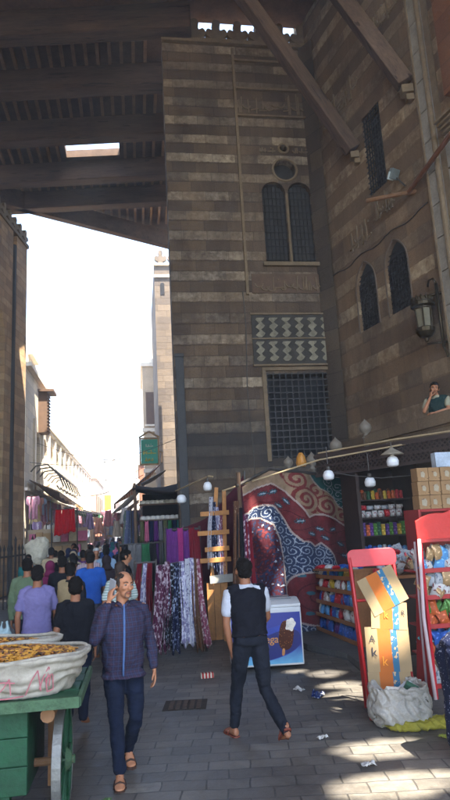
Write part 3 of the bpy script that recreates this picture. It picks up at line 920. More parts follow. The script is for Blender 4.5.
for k in range(14): m.bar(LP(.3 + k * 2.2, 14.05, -.9), LP(.3 + k * 2.2, 16.2, -.9), .3)
m.bar(LP(-.2, 15.36, -.9), LP(33, 15.36, -.9), .3, .26)
m.build('roof_post', WOODD, LW)
m = MB(); m.prism([(0, 14.06), (34, 14.06), (34, 15.3), (0, 15.3)], LP(0, 0, -1.4), LU, (0, 0, 1), .08)
m.build('boarding', WOODD, LW)

# ------------------------------------------------------------------ timber roof
RF = thing('timber_roof', 'dark timber roof of heavy beams and joists over the street, one bright skylight', 'roof', (-1, 15, 15.5))
beamdir = V((1, -.145, 0)).normalized()
BEAMW = timber('beam_timber', hexc('#524032'), (1, -.145, 0))
ys = [(-4, 15.5), (-4, 17.72), (-4, 20.15), (-4, 22.75), (-4, 24.75)]
def xl(y): return -4.38 - (25 - y) * .1725 - 1.0
for i, (x, y) in enumerate(ys):
    m = MB(); xr = 1.7 + (y - 15) * .1
    a = V((xl(y), y + .145 * (-4 - xl(y)) , 15.9)); b = V((xr, y - .145 * (xr + 4), 15.9))
    m.bar(a + beamdir * 0, b, .46, .8); bevel(m.build('beam', BEAMW, RF), .03)
m = MB(); a = V((-5.6, 24.15, 15.9)); b = V((3.2, 28.9, 15.9)); m.bar(a, b, .34, .8); bevel(m.build('edge_beam', BEAMW, RF), .03)
JOIST = pm('joist_timber', hexc('#83664b'), .85, .35, 3, .4)
# planks (with the skylight left open) and joists
def roof_z(): return 16.42
HOLE = ((-2.45, -.38), (21.15, 22.0))
m = MB()
def far_y(x): return 24.15 + (x + 5.6) * .54
def quadp(x0, x1, y0a, y0b, y1a, y1b, z=16.42, t=.06):
    m.add([V((x0, y0a, z)), V((x1, y0b, z)), V((x1, y1b, z)), V((x0, y1a, z)), V((x0, y0a, z + t)), V((x1, y0b, z + t)), V((x1, y1b, z + t)), V((x0, y1a, z + t))],
          [(0, 1, 2, 3), (4, 5, 6, 7), (0, 1, 5, 4), (1, 2, 6, 5), (2, 3, 7, 6), (3, 0, 4, 7)])
k_ = -.145
for x0, x1 in ((-6.6, HOLE[0][0]), (HOLE[0][0], HOLE[0][1]), (HOLE[0][1], 3.0)):
    lim = lambda x: max(15.3, min(far_y(x) + .25, 28.9))
    if x0 == HOLE[0][0]:
        quadp(x0, x1, 15.3, 15.3, HOLE[1][0] - .03, HOLE[1][0] - .3); quadp(x0, x1, HOLE[1][1], HOLE[1][1] - .27, lim(x0), lim(x1))
    else:
        quadp(x0, min(x1, 3.0), 15.3, 15.3 if x1 < 1 else 16.2, lim(x0), lim(x1))
m.build('planks', WOODD, RF)
for i in range(5):
    m = MB(); y0 = ys[i][1]; y1 = ys[i + 1][1] if i < 4 else y0 + 3.5
    for q in range(22):
        x = -5.6 + q * .36
        if HOLE[0][0] - .1 < x < HOLE[0][1] + .1 and i == 2: continue
        ya = y0 + .24 - .145 * (x + 4); yb = min(y1 - .24 - .145 * (x + 4), far_y(x) - .2)
        if yb > ya + .2 and x < .8 + (ya - 15) * .1: m.lohi((x - .05, ya, 16.27), (x + .05, yb, 16.418))
    m.build('joist_panel', JOIST, RF)
# skylight curb
m = MB()
c4 = [V((HOLE[0][0], HOLE[1][0] - .03, 16.4)), V((HOLE[0][1], HOLE[1][0] - .3, 16.4)), V((HOLE[0][1], HOLE[1][1] - .27, 16.4)), V((HOLE[0][0], HOLE[1][1], 16.4))]
for i in range(4): m.bar(c4[i], c4[(i + 1) % 4], .06, .3)
m.build('skylight_curb', WOODD, RF)
# boards over the court in front of the tower, a few broken gaps let the sun through
def sunhole(px, py, pz=0.0, zr=16.47):
    t = (zr - pz) / SUN.z; return (px + SUN.x * t, py + SUN.y * t)
patches = [(2.10, 5.82, 0, .46, .24), (1.92, 5.08, 0, .52, .26), (2.62, 7.75, .1, .22, .14), (2.75, 6.2, .3, .2, .14), (3.0, 11.0, .8, .2, .25), (3.05, 10.1, .8, .16, .22), (2.35, 10.95, 2.4, .18, .2), (2.44, 8.72, 0, .24, .20), (2.46, 8.08, 0, .30, .17), (2.34, 7.62, 0, .28, .17), (2.38, 7.12, 0, .34, .17), (2.10, 9.0, 0, .18, .10),
           (1.98, 11.0, 2.2, .14, .20), (2.32, 11.2, .6, .10, .40), (3.3, 6.5, .0, .2, .3), (2.9, 6.9, 1.0, .12, .2), (-2.8, 12.5, 0, .3, .2), (3.6, 7.2, .8, .15, .2), (1.35, 11.8, 1.3, .1, .3)]
holes = [(*sunhole(a, b, c), rx, ry) for a, b, c, rx, ry in patches]
m = MB(); cs = .06
x0, x1, y0, y1 = -12.0, 9.6, -7.0, 15.3
nx, ny = int((x1 - x0) / .3), int((y1 - y0) / .3)
cx_ = [x0 + i * (x1 - x0) / nx for i in range(nx + 1)]; cy_ = [y0 + j * (y1 - y0) / ny for j in range(ny + 1)]
hx = set()
def inhole(x, y): return any(((x - h[0]) / h[2]) ** 2 + ((y - h[1]) / h[3]) ** 2 < (1 + .22 * noise.noise(V((x * 5, y * 5, 0)))) ** 2 for h in holes)
def nearhole(xa, xb, ya, yb): return any(xa - h[2] - .2 < h[0] < xb + h[2] + .2 and ya - h[3] - .2 < h[1] < yb + h[3] + .2 for h in holes)
for i in range(nx):
    for j in range(ny):
        a, b, c, d = cx_[i], cx_[i + 1], cy_[j], cy_[j + 1]
        if not nearhole(a, b, c, d):
            m.add([(a, c, 16.44), (b, c, 16.44), (b, d, 16.44), (a, d, 16.44)], [(0, 1, 2, 3)])
            continue
        for p in range(5):
            for q in range(5):
                aa, bb = a + (b - a) * p / 5, a + (b - a) * (p + 1) / 5; cc, dd = c + (d - c) * q / 5, c + (d - c) * (q + 1) / 5
                if not inhole((aa + bb) / 2, (cc + dd) / 2): m.add([(aa, cc, 16.44), (bb, cc, 16.44), (bb, dd, 16.44), (aa, dd, 16.44)], [(0, 1, 2, 3)])
o = m.build('court_boards', pm('board_timber', hexc('#6a4e38'), .85, .4, 2, .5), RF, weld=True)
solid(o, .05)
for y, wd in ((13.2, .4), (10.0, .4), (6.9, .4), (2.95, .36), (-.42, .24), (-3.6, .4)):
    m = MB(); m.bar((-11 if y < 2 else -8.5, y, 16.0), (7.6, y, 16.0), wd, .7); bevel(m.build('beam', BEAMW, RF), .03)
# ------------------------------------------------------------------ the sunlit street beyond
ord_words = ['first', 'second', 'third', 'fourth', 'fifth', 'sixth', 'seventh', 'eighth', 'ninth', 'tenth', 'eleventh', 'twelfth']
LIME = stone('pale_limestone', hexc('#c9bda8'), hexc('#ddd4c3'), (0, 1, 0), alt=False, h=.4, bw=.9, grime=.25)
LIME_X = stone('pale_limestone_front', hexc('#b3a58e'), hexc('#cfc4ae'), (1, 0, 0), alt=False, h=.4, bw=.9, grime=.25)
PLAST = pm('pale_plaster', hexc('#cfc4b2'), .9, .15, 1.5, .3)
PLAST_D = pm('tan_plaster', hexc('#ae9a80'), .9, .2, 1.5, .3)
WIN_B = pm('shutter_brown', hexc('#5b4534'), .8, .3, 5, .3)
SHADE = pm('shop_shadow', hexc('#2a2420'), .9, .3, 3)
STEEL = pm('painted_steel', hexc('#4c4844'), .5, .3, 8, .2, .4)

# long white arcaded facade on the left, x = -4.7, y 27..62
B = thing('arcaded_building', 'long white building on the left with tall shallow arches above the shop awnings', 'building', (-6, 44, 0))
FXL = -4.75
fu, fz = (0, 1, 0), (0, 0, 1)     # fu x fz = +x, out of the facade
m = MB()
niches = [[(q[0], q[1]) for q in shift(arch_poly(1.55, 2.75, 8), 30.5 + k * 2.35, 4.25)] for k in range(14)]
holed_panel(m, [(27.2, 0), (63, 0), (63, 8.0), (33, 8.0), (33, 9.6), (27.2, 9.6)], niches, (FXL, 0, 0), fu, fz, -.35)
m.lohi((-10, 27.2, 0), (FXL - .352, 63, 8.0)); m.build('wall', LIME, B)
m = MB()
for z, p in ((7.45, .12), (7.62, .2)): m.lohi((FXL + .002, 33, z), (FXL + p, 63, z + .15))
m.lohi((FXL + .002, 27.2, 9.42), (FXL + .22, 32.99, 9.6)); m.lohi((FXL + .002, 27.2, 4.0), (FXL + .12, 63, 4.12))
m.build('cornice', PLAST, B)
for k in range(14):
    y = 30.5 + k * 2.35
    m = MB(); m.lohi((FXL - .34, y - .4, 4.5), (FXL - .27, y + .4, 6.3)); o = m.build('window', WIN_B, B)
    m = MB(); m.lohi((FXL - .269, y - .03, 4.5), (FXL - .25, y + .03, 6.3)); m.lohi((FXL - .269, y - .4, 5.4), (FXL - .25, y + .4, 5.46)); m.build('frame', PLAST_D, o)
for k in range(15):
    y = 29.33 + k * 2.35
    m = MB(); m.lohi((FXL + .002, y - .16, 4.13), (FXL + .11, y + .16, 7.44)); m.build('pilaster', PLAST, B)
# projecting louvred bay, taller block above
m = MB(); m.lohi((-9, 28.2, 9.6), (FXL - .3, 32.6, 10.6)); m.lohi((-9, 29.4, 10.6), (FXL - .1, 31.5, 11.3)); m.build('roof_block', PLAST, B)
bay = MB(); bay.lohi((FXL + .004, 30.6, 7.0), (FXL + .42, 31.5, 9.0)); bo = bay.build('window', WIN_B, B)
m = MB()
for k in range(12): m.box((FXL + .45, 31.05, 7.1 + k * .16), (.06, .86, .05), Matrix.Rotation(.5, 3, 'Y'))
m.lohi((FXL + .004, 30.4, 9.0), (FXL + .75, 31.7, 9.12)); m.build('louvres', WIN_B, bo)
m = MB()
for k in range(9):
    y = 28.6 + k * 3.6; m.lohi((FXL + .003, y, .1), (FXL + .03, y + 2.6, 3.0))
m.build('shop_opening', WIN_B, B)

# the buildings beyond on the left and at the end of the street
def block(name, label, lo, hi, mat, wins=(), cat='building', cornice=True, face='x'):
    b = thing(name, label, cat, ((lo[0] + hi[0]) / 2, (lo[1] + hi[1]) / 2, lo[2]))
    m = MB(); m.lohi(lo, hi); m.build('wall', mat, b)
    if cornice:
        m = MB(); m.lohi((lo[0] - .12, lo[1] - .12, hi[2] + .002), (hi[0] + .12, hi[1] + .12, hi[2] + .25)); m.build('cornice', PLAST, b)
    for (u, z, w_, h_) in wins:
        m = MB()
        if face == 'x': m.lohi((hi[0] + .002, u, z), (hi[0] + .05, u + w_, z + h_))
        elif face == '-x': m.lohi((lo[0] - .05, u, z), (lo[0] - .002, u + w_, z + h_))
        else: m.lohi((u, lo[1] - .05, z), (u + w_, lo[1] - .002, z + h_))
        o = m.build('window', WIN_B, b)
        m = MB()
        if face == 'x': m.lohi((hi[0] + .003, u - .1, z - .12), (hi[0] + .14, u + w_ + .1, z - .002))
        elif face == '-x': m.lohi((lo[0] - .14, u - .1, z - .12), (lo[0] - .003, u + w_ + .1, z - .002))
        else: m.lohi((u - .1, lo[1] - .14, z - .12), (u + w_ + .1, lo[1] - .003, z - .002))
        m.build('sill', PLAST, o)
    return b
block('brown_house', 'tan house with dark windows at the far end of the white arcade', (-11, 64, 0), (-4.3, 78, 7.6), PLAST_D, [(65 + k * 3, 4.2, 1.3, 1.8) for k in range(4)])
block('flat_roofed_house', 'pale flat roofed house beyond the tan house', (-12, 80, 0), (-4.6, 100, 9.6), PLAST, [(82 + k * 3.5, z, 1.4, 1.8) for k in range(5) for z in (3.6, 6.6)])
block('distant_house', 'pale distant house closing the end of the street', (-13, 118, 0), (-2, 130, 9), PLAST, [(-11 + k * 2.2, z, 1, 1.6) for k in range(4) for z in (3, 6)], face='y')
block('distant_house', 'wide distant house closing the street behind the shop canopies', (-1.8, 112, 0), (14, 126, 10.5), PLAST_D, [(-.8 + k * 2.2, z, 1, 1.6) for k in range(5) for z in (3, 6)], face='y')
# minaret, far
MN = thing('minaret', 'faint stone minaret far off above the end of the street', 'minaret', (-6.4, 142, 0))
m = MB(); m.lohi((-8.3, 140, 0), (-4.5, 144, 12.5)); m.lohi((-8.0, 140.3, 12.5), (-4.8, 143.7, 15)); m.build('shaft', LIME_X, MN)
m = MB(); m.lathe([(1.35, 15), (1.35, 19.5), (1.2, 19.6), (1.2, 20.2)], (-6.4, 142, 0), 8); m.build('upper_shaft', LIME_X, MN)
m = MB(); m.lathe([(1.3, 14.6), (2.1, 15.1), (2.1, 15.7), (1.3, 15.7)], (-6.4, 142, 0), 12); m.build('balcony', PLAST, MN); m = MB(); m.lathe([(1.1, 19.0), (1.7, 19.5), (1.7, 20.0), (1.1, 20.0)], (-6.4, 142, 0), 12); m.build('balcony', PLAST, MN)
m = MB(); m.lathe([(.9, 20.2), (.9, 22.3), (1.05, 22.5), (.95, 23.6), (.45, 24.6), (.12, 25.1), (.08, 26.3), (.02, 26.6)], (-6.4, 142, 0), 12); m.build('finial', LIME_X, MN)

# golden stone tower right of the street, then a narrow house
GT = thing('gold_stone_building', 'narrow sunlit golden stone building with cresting beside the striped tower', 'building', (4, 35, 0))
m = MB(); m.lohi((1.13, 32, 0), (8, 40, 16.4)); m.build('wall', S_GOLD, GT)
m = MB(); m.lohi((1.05, 31.9, 15.6), (8, 31.997, 15.75)); m.lohi((1.05, 31.88, 16.3), (8, 31.997, 16.42)); m.build('cornice', PLAST, GT)
for k in range(4):
    m = MB(); m.prism([(p[0] * 1.1, p[1] * 1.3) for p in merlon()], (1.5 + k * .72, 32, 16.42), (1, 0, 0), (0, 0, 1), -.2); m.build('merlon', S_GOLD, GT)
m = MB(); m.prism(arch_poly(.22, .7), (1.55, 31.995, 14.6), (1, 0, 0), (0, 0, 1), .02); m.build('window_slit', DARKIN, GT)
NH = block('narrow_house', 'narrow weathered house with a tall shuttered window and stepped roof, behind the green sign', (.45, 41, 0), (6, 48, 13.0), PLAST_D, [(.62, 9.0, .62, 2.2)], face='y')
m = MB()
for z in (8.5, 5.8): m.lohi((.35, 40.86, z), (6, 40.997, z + .25))
m.build('string_course', PLAST, NH)
m = MB(); m.lohi((1.0, 41.2, 13.26), (4, 44, 15.2)); m.lohi((1.15, 41.3, 15.2), (1.5, 41.7, 16.6)); m.build('roof_block', PLAST, NH)
block('brick_house', 'reddish house further down the right side of the street', (.1, 52, 0), (7, 66, 7.5), pm('brick_red', hexc('#8b5f48'), .9, .25, 4), [(53 + k * 3, 4, 1.3, 1.8) for k in range(4)], face='-x')
block('yellow_house', 'yellowish house far down the right side of the street', (-.2, 68, 0), (7, 92, 8.6), PLAST, [(70 + k * 4, 4, 1.3, 1.8) for k in range(5)], face='-x')

# ------------------------------------------------------------------ cloths and colours for the market
GCOL = {'red': '#a02028', 'dark red': '#6d1a26', 'pink': '#c06a86', 'purple': '#5f2c6e', 'white': '#c9c4bb', 'cream': '#b6a584', 'black': '#1a191d', 'navy': '#1d2744', 'blue': '#2b5596', 'light blue': '#7d9dbb',
        'green': '#2f6a45', 'olive': '#5e6040', 'orange': '#b4602a', 'yellow': '#b99a38', 'grey': '#6e6c6c', 'brown': '#5d4332', 'teal': '#1f6a6c', 'magenta': '#8f2c66'}
CM = {k: cloth('cloth_' + k.replace(' ', '_'), hexc(v)) for k, v in GCOL.items()}
HAZED = {k: two_tone('hazed_cloth_' + k.replace(' ', '_'), tuple(.62 * c + .38 * q for c, q in zip(hexc(v), (.34, .30, .30))), tuple(.35 * c + .65 * q for c, q in zip(hexc(v), (.5, .46, .44))), 'blotch', 5 + 1.3 * (len(k) % 5), .5) for k, v in GCOL.items()}  # far garment colours paled to put the street haze into the cloth
def pick(r, names=None): return r.choice(names or list(GCOL))
_gm = {}
def garment_mesh(kind, colr, w_, h_, seed, mat=None):
    """hanging garment with folds; origin at the middle of its top edge, width along local x"""
    key = (kind, colr, round(w_, 1), round(h_, 1), seed % 3, mat.name if mat else '')
    if key in _gm: return _gm[key]
    r = random.Random(seed % 3 + len(kind)); ph = r.uniform(0, 6)
    def prof(f):
        if kind == 'shirt': return 1.0 if f < .08 else (1.25 if f < .36 else .78)
        if kind == 'dress': return .55 + .1 * (f < .05) + (.55 * f)
        if kind == 'scarf': return .75 + .35 * f
        if kind == 'trousers': return .8 + .1 * f
        return 1.0
    rings = []
    nv, nu = 10, 15
    for j in range(nv + 1):
        f = j / nv; hw = w_ / 2 * prof(f); ring_f, ring_b = [], []
        amp = .012 + .03 * f
        for i in range(nu + 1):
            u = -1 + 2 * i / nu
            fold = amp * math.sin(u * 7 + ph + f * 1.3) + .5 * amp * math.sin(u * 13 + ph * 2)
            z = -h_ * f + (.03 * u * u * (1 if j == 0 else 0)) + (.02 * math.sin(u * 5 + ph) if j == nv else 0)
            th = .018 * (1 - u ** 6) + .004
            ring_f.append(V((u * hw, -th + fold, z))); ring_b.append(V((u * hw, th + fold, z)))
        rings.append(ring_f + ring_b[::-1])
    mb = MB(); mb.loft(rings)
    me = mb.mesh('garment', mat or CM[colr], smooth=True)
    _gm[key] = me
    return me
def hang(kind, colr, p, rz, w_, h_, seed, label, group, mat=None, name=None):
    me = garment_mesh(kind, colr, w_, h_, seed, mat)
    o = link(name or {'shirt': 'hanging_shirt', 'dress': 'hanging_dress', 'scarf': 'hanging_scarf', 'trousers': 'hanging_trousers'}[kind], me)
    o.location = p; o.rotation_euler = (0, 0, rz)
    return tag(o, label, {'shirt': 'shirt', 'dress': 'dress', 'scarf': 'scarf', 'trousers': 'trousers'}[kind], group)

def rail_stand(label, a, b, z, cat='clothes rail'):
    """steel rail on two posts"""
    t = thing('clothes_rail', label, cat, (*((V(a) + V(b)) / 2).xy, 0))
    m = MB(); m.tube([(a[0], a[1], z), (b[0], b[1], z)], .02, 8); m.build('rail', STEEL, t)
    for p in (a, b):
        m = MB(); m.tube([(p[0], p[1], 0), (p[0], p[1], z + .05)], .022, 8); m.build('post', STEEL, t)
        m = MB(); m.bar((p[0] - .25, p[1], .02), (p[0] + .25, p[1], .02), .04, .04); m.build('foot', STEEL, t)
    return t

def awning(label, pts, mat, sag=.12, thick=.015, poles=True, nm='shop_awning', stripes=None):
    """cloth awning spanned between four corners, with edge bar, stays and a scalloped valance"""
    p = [V(q) for q in pts]     # back a, back b, front b, front a
    t = thing(nm, label, 'awning', (p[0] + p[1]) / 2)
    def fn(u, v):
        q = p[0].lerp(p[1], u).lerp(p[3].lerp(p[2], u), v)
        return q - V((0, 0, sag * math.sin(PI * u) * math.sin(PI * v) + .02 * math.sin(u * 21)))
    m = MB(); m.grid(fn, 24, 10); solid(m.build('canopy', mat, t, smooth=True), thick)
    m = MB()
    m.grid(lambda u, v: p[3].lerp(p[2], u) - V((0, 0, .02 + v * (.16 + .05 * math.sin(u * 40)))) + V((.01 * math.sin(u * 30), 0, 0)), 30, 2)
    solid(m.build('valance', mat, t), thick)
    if poles:
        m = MB()
        m.tube([p[3], p[2]], .022, 6); m.tube([p[0], p[3]], .018, 6); m.tube([p[1], p[2]], .018, 6)
        m.build('frame', STEEL, t)
    return t
CANV = two_tone('canvas_tan', hexc('#a8855d'), hexc('#b8a083'), 'stripe', 3, .5)
CANV_O = two_tone('canvas_orange', hexc('#a86236'), hexc('#bfa27e'), 'stripe', 3, .5)
CANV_W = cloth('canvas_white', hexc('#b8b0a2'))
CANV_G = two_tone('canvas_green', hexc('#2f7a4a'), hexc('#b9bfae'), 'stripe', 2.2, .55)
CANV_D = cloth('canvas_dark', hexc('#26201f'))
awning('long tattered tan awning over the left shops at the foot of the white building', [(-4.7, 28, 4.5), (-4.7, 37, 4.2), (-3.2, 37, 3.55), (-3.4, 28, 3.9)], CANV, .25)
for k in range(7):
    m_ = MB(); y = 28.5 + k * 1.3; m_.tube([(-4.72, y, 4.9), (-4.5, y, 5.15), (-4.0, y, 5.2), (-3.5, y, 4.7), (-3.3, y, 4.2), (-3.45, y, 4.05), (-3.6, y, 4.25)], .035, 6)
    tag(m_.build('awning_bracket', STEEL), f'dark curled iron bracket above the tan awning, {ord_words[k]} from the near end', 'bracket', 'brackets above the tan awning')
awning('green and white striped awning hanging over the left side of the street', [(-4.2, 36, 3.6), (-4.2, 40, 3.6), (-1.9, 38, 3.15), (-2.2, 35.2, 3.1)], CANV_G, .3)
awning('pale awning further along the left shops', [(-4.7, 42, 4.0), (-4.7, 52, 4.0), (-2.8, 52, 3.4), (-2.8, 42, 3.4)], CANV_W)
awning('tan awning far along the left shops', [(-4.4, 56, 4.2), (-4.4, 70, 4.2), (-2.2, 70, 3.4), (-2.2, 56, 3.4)], CANV_O)
awning('orange striped awning sloping down into the street below the green sign', [(1.0, 27.4, 4.9), (.9, 31.5, 5.2), (-1.2, 31, 3.4), (-1.0, 27.2, 3.3)], CANV_O, .3)
awning('pale awning sloping down below the orange striped one', [(.4, 33, 4.6), (.4, 38, 4.8), (-1.6, 37, 3.1), (-1.3, 32.6, 3.1)], CANV_W, .3)
awning('tan awning further down the right side of the street', [(.0, 43, 4.2), (.0, 52, 4.4), (-1.8, 52, 3.2), (-1.8, 43, 3.0)], CANV, .2)
awning('small white cloth awning beside the green sign', [(1.1, 25.0, 4.4), (1.1, 26.8, 4.5), (.1, 26.8, 3.9), (.1, 25.0, 3.9)], CANV_W, .1)

# green sign on the corner
SG = thing('shop_sign', 'green shop sign with yellow script in a tan frame with pointed top, above the street', 'sign', (.5, 27, 4.8))
m = MB(); m.prism([(.14, 4.9), (.86, 4.9), (.86, 5.95), (.14, 5.95)], (0, 27, 0), (1, 0, 0), (0, 0, 1), -.06); m.build('panel', pm('sign_green', hexc('#3fae93'), .5, .1, 3), SG)
FRM = pm('sign_frame', hexc('#a7895e'), .7)
m = MB()
for a, b in (((.1, 4.86), (.9, 4.86)), ((.1, 5.99), (.9, 5.99)), ((.1, 4.84), (.1, 6.0)), ((.9, 4.84), (.9, 6.0)), ((.05, 6.03), (.5, 6.3)), ((.5, 6.3), (.95, 6.03))): m.bar((a[0], 26.97, a[1]), (b[0], 26.97, b[1]), .07)
m.tube([(.5, 27.05, 5.5), (1.1, 28.0, 5.5), (1.2, 32, 5.5)], .03, 6)
m.build('frame', FRM, SG)
def sign_script(zc, W, H, seed, matn):
    m = MB(); scribble(m, (.5 - W / 2, 26.998, zc - H / 2), (1, 0, 0), (0, 0, 1), (0, -1, 0), W, H, .015, seed, 1.3, .035); m.build('script', matn, SG)
YEL = pm('sign_yellow', hexc('#d8c23c'), .5); WHT = pm('sign_white', hexc('#d9d9cf'), .5)
sign_script(5.7, .34, .17, 3, WHT); sign_script(5.42, .6, .26, 4, YEL); sign_script(5.1, .5, .2, 9, YEL)
yb = MB(); yb.lohi((-3.2, 60, 4.0), (-2.6, 60.06, 5.6)); tag(yb.build('yellow_banner', pm('banner_yellow', hexc('#c9b72a'), .7)), 'small yellow banner hung over the left side of the street', 'banner')

# ------------------------------------------------------------------ left side stalls
r = random.Random(3)
WOODL = pm('raw_pine', hexc('#b07a45'), .75, .3, 3, .3)
WOODP = pm('plain_wood', hexc('#7c5a3c'), .8, .3, 3, .4)
CARD = pm('cardboard', hexc('#a98a63'), .85, .15, 4, .2)
RED_C = cloth('bright_red_cloth', hexc('#b3121c'))
# iron railing at the left edge
RL = thing('iron_railing', 'dark spiked iron railing standing before the left stone pier', 'railing', (-4.0, 19, 0))
m = MB(); m.bar((-4.9, 14.5, .35), (-3.6, 22.2, .35), .05); m.bar((-4.9, 14.5, 1.5), (-3.6, 22.2, 1.5), .05); m.build('rail', IRON, RL)
for k in range(26):
    f = k / 25; p = V((-4.9, 14.5, 0)).lerp(V((-3.6, 22.2, 0)), f); hgt = 2.05 if k % 5 == 0 else 1.8
    m = MB(); m.tube([p, p + V((0, 0, hgt - .12))], .022 if k % 5 else .035, 6); m.lathe([(.03, hgt - .14), (.045, hgt - .08), (.004, hgt + .06)], p, 6); m.build('picket', IRON, RL)
# goods table and boxes behind the railing
TB = thing('goods_stall', 'wooden stall counter with shelves behind the iron railing, stacked with pale boxes', 'stall', (-3.0, 23.2, 0))
m = MB(); m.lohi((-4.0, 22.9, .75), (-1.9, 23.6, .8)); m.build('counter', WOODP, TB)
m = MB(); m.lohi((-4.0, 23.62, .1), (-1.9, 23.7, 2.3)); m.build('back_board', PLAST_D, TB)
for x in (-3.95, -1.95):
    for y in (22.95, 23.55):
        m = MB(); m.bar((x, y, 0), (x, y, .748), .07); m.build('leg', WOODP, TB)
for z in (1.3, 1.8):
    m = MB(); m.lohi((-4.0, 23.3, z), (-1.9, 23.618, z + .03)); m.build('shelf', WOODP, TB)
boxc = {'cream': CM['cream'], 'pink': CM['pink'], 'white': CM['white'], 'brown': CARD, 'yellow': CM['yellow']}
for z, sn in ((.8, 'counter'), (1.33, 'lower shelf'), (1.83, 'upper shelf')):
    x = -3.9
    while x < -2.1:
        w_ = r.uniform(.22, .36); cn = r.choice(list(boxc))
        m = MB(); m.lohi((x, 23.32, z + .001), (x + w_ - .03, 23.55, z + r.uniform(.24, .4)))
        o = bevel(m.build('goods_box', boxc[cn]), .01); tag(o, f'{cn} box on the {sn} of the stall behind the railing', 'box', 'boxes on the left stall'); x += w_
# the red cloth hanging and the white bundle
m = MB()
for k in range(3):
    o = hang('scarf', 'red', (-2.72 + k * .22, 22.0 - k * .05, 2.9), .1, .26, .85 - .05 * k, k, ('bright red cloth hanging in front of the left stall, ' + ('left', 'middle', 'right')[k] + ' one of three'), 'red cloths', RED_C)
rail_stand('steel rail carrying the bright red cloths', (-2.95, 22.02), (-2.1, 22.02), 2.92)
MQ = remesh((lambda b: (b.ball((0, 0, .35), (.34, .26, .34)), b.ball((.1, 0, .62), (.26, .2, .2)), b.ball((-.16, .02, .5), (.2, .2, .24)), b)[-1])(MB()), .03, 3, .05, 6)
MQ.materials.append(cloth('fluffy_white', hexc('#cfc8b4')))
o = link('white_bundle', MQ); o.location = (-3.05, 19.6, 1.22); tag(o, 'big rounded bundle of white fluffy cloth piled on a stand by the railing', 'bundle')
st = thing('display_stand', 'small stand wrapped in patterned cloth beneath the white bundle', 'stand', (-3.05, 19.6, 0))
m = MB(); m.lathe([(.3, 0), (.28, .6), (.32, 1.18), (.3, 1.22)], (-3.05, 19.6, 0), 14); m.build('drum', two_tone('print_bw', hexc('#b9b2a6'), hexc('#33302f'), 'speckle', 14), st)
m = MB(); m.lathe([(.36, 1.18), (.36, 1.215), (.1, 1.219)], (-3.05, 19.6, 0), 14); m.build('top', WOODP, st)
# rows of clothing on both sides of the far street
stalls = [(-4.35, 26.5, 35.5, 3.7, 'high rail over the first left shops'), (-3.9, 37, 46, 3.6, 'high rail over the middle left shops'), (-.25, 19.6, 22.2, 2.7, 'right stall just past the cap stall'), (-3.6, 25.5, 29.5, 2.5, 'first left shop past the stone pier'), (-3.0, 31, 36, 2.6, 'left shop under the tan awning'), (-2.6, 38, 44, 2.7, 'left shop past the green awning'), (-2.4, 46, 54, 2.8, 'far left shop'),
          (.35, 22.5, 26.5, 2.9, 'right shop under the small white awning'), (-.35, 28, 33, 2.8, 'right shop under the orange awning'), (-.7, 35, 41, 2.8, 'right shop past the orange awning'), (-.9, 44, 54, 2.9, 'far right shop')]
bright = ['pink', 'red', 'white', 'cream', 'magenta', 'orange', 'light blue', 'white', 'pink', 'purple', 'yellow']
warm = ['red', 'dark red', 'pink', 'purple', 'white', 'cream', 'black', 'navy', 'blue', 'light blue', 'green', 'orange', 'grey', 'magenta', 'brown', 'teal']
for si, (x, ya, yb_, z, lab) in enumerate(stalls):
    rail_stand('tall clothes rail of the ' + lab, (x, ya - .1), (x, yb_ + .1), z)
    for lvl in range(2):
        n = int((yb_ - ya) / (.42 if lvl == 0 else .55))
        for k in range(n):
            y = ya + (k + .5) * (yb_ - ya) / n
            kd = r.choice(['shirt', 'dress', 'shirt', 'scarf', 'dress']); cn = pick(r, bright if si in (0, 1, 5, 6) else warm)
            side = -1 if x > -1.5 else 1
            zz = z - .02 if lvl == 0 else z - 1.05
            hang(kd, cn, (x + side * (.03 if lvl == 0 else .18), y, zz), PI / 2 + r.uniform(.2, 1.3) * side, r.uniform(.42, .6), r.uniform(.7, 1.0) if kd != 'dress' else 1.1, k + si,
                 f'{cn} {kd} in the {"upper" if lvl == 0 else "lower"} row at the {lab}', 'clothes hung along the far street', HAZED[cn])
# cross-street garments hanging over the passage
for k in range(30):
    cn = pick(r, bright); x = -2.5 + .085 * k + r.uniform(-.08, .08); y = 33 + (k * 7 % 5) * 2.3
    hang(r.choice(['shirt', 'dress']), cn, (x, y, 3.1 - .45 * (k % 2) + .1 * (k % 3)), r.uniform(-.4, .4), .5, .8, k, f'{cn} garment hung high across the far street', 'garments hung across the far street', HAZED[cn])
m = MB()
for k in range(5): m.tube([(-3.2, 33 + k * 2.3, 3.2), (-1.2, 33 + k * 2.3, 3.02), (.6, 33 + k * 2.3, 3.2)], .012, 5)
tag(m.build('clothes_lines', STEEL), 'thin lines stretched across the street carrying garments', 'lines')

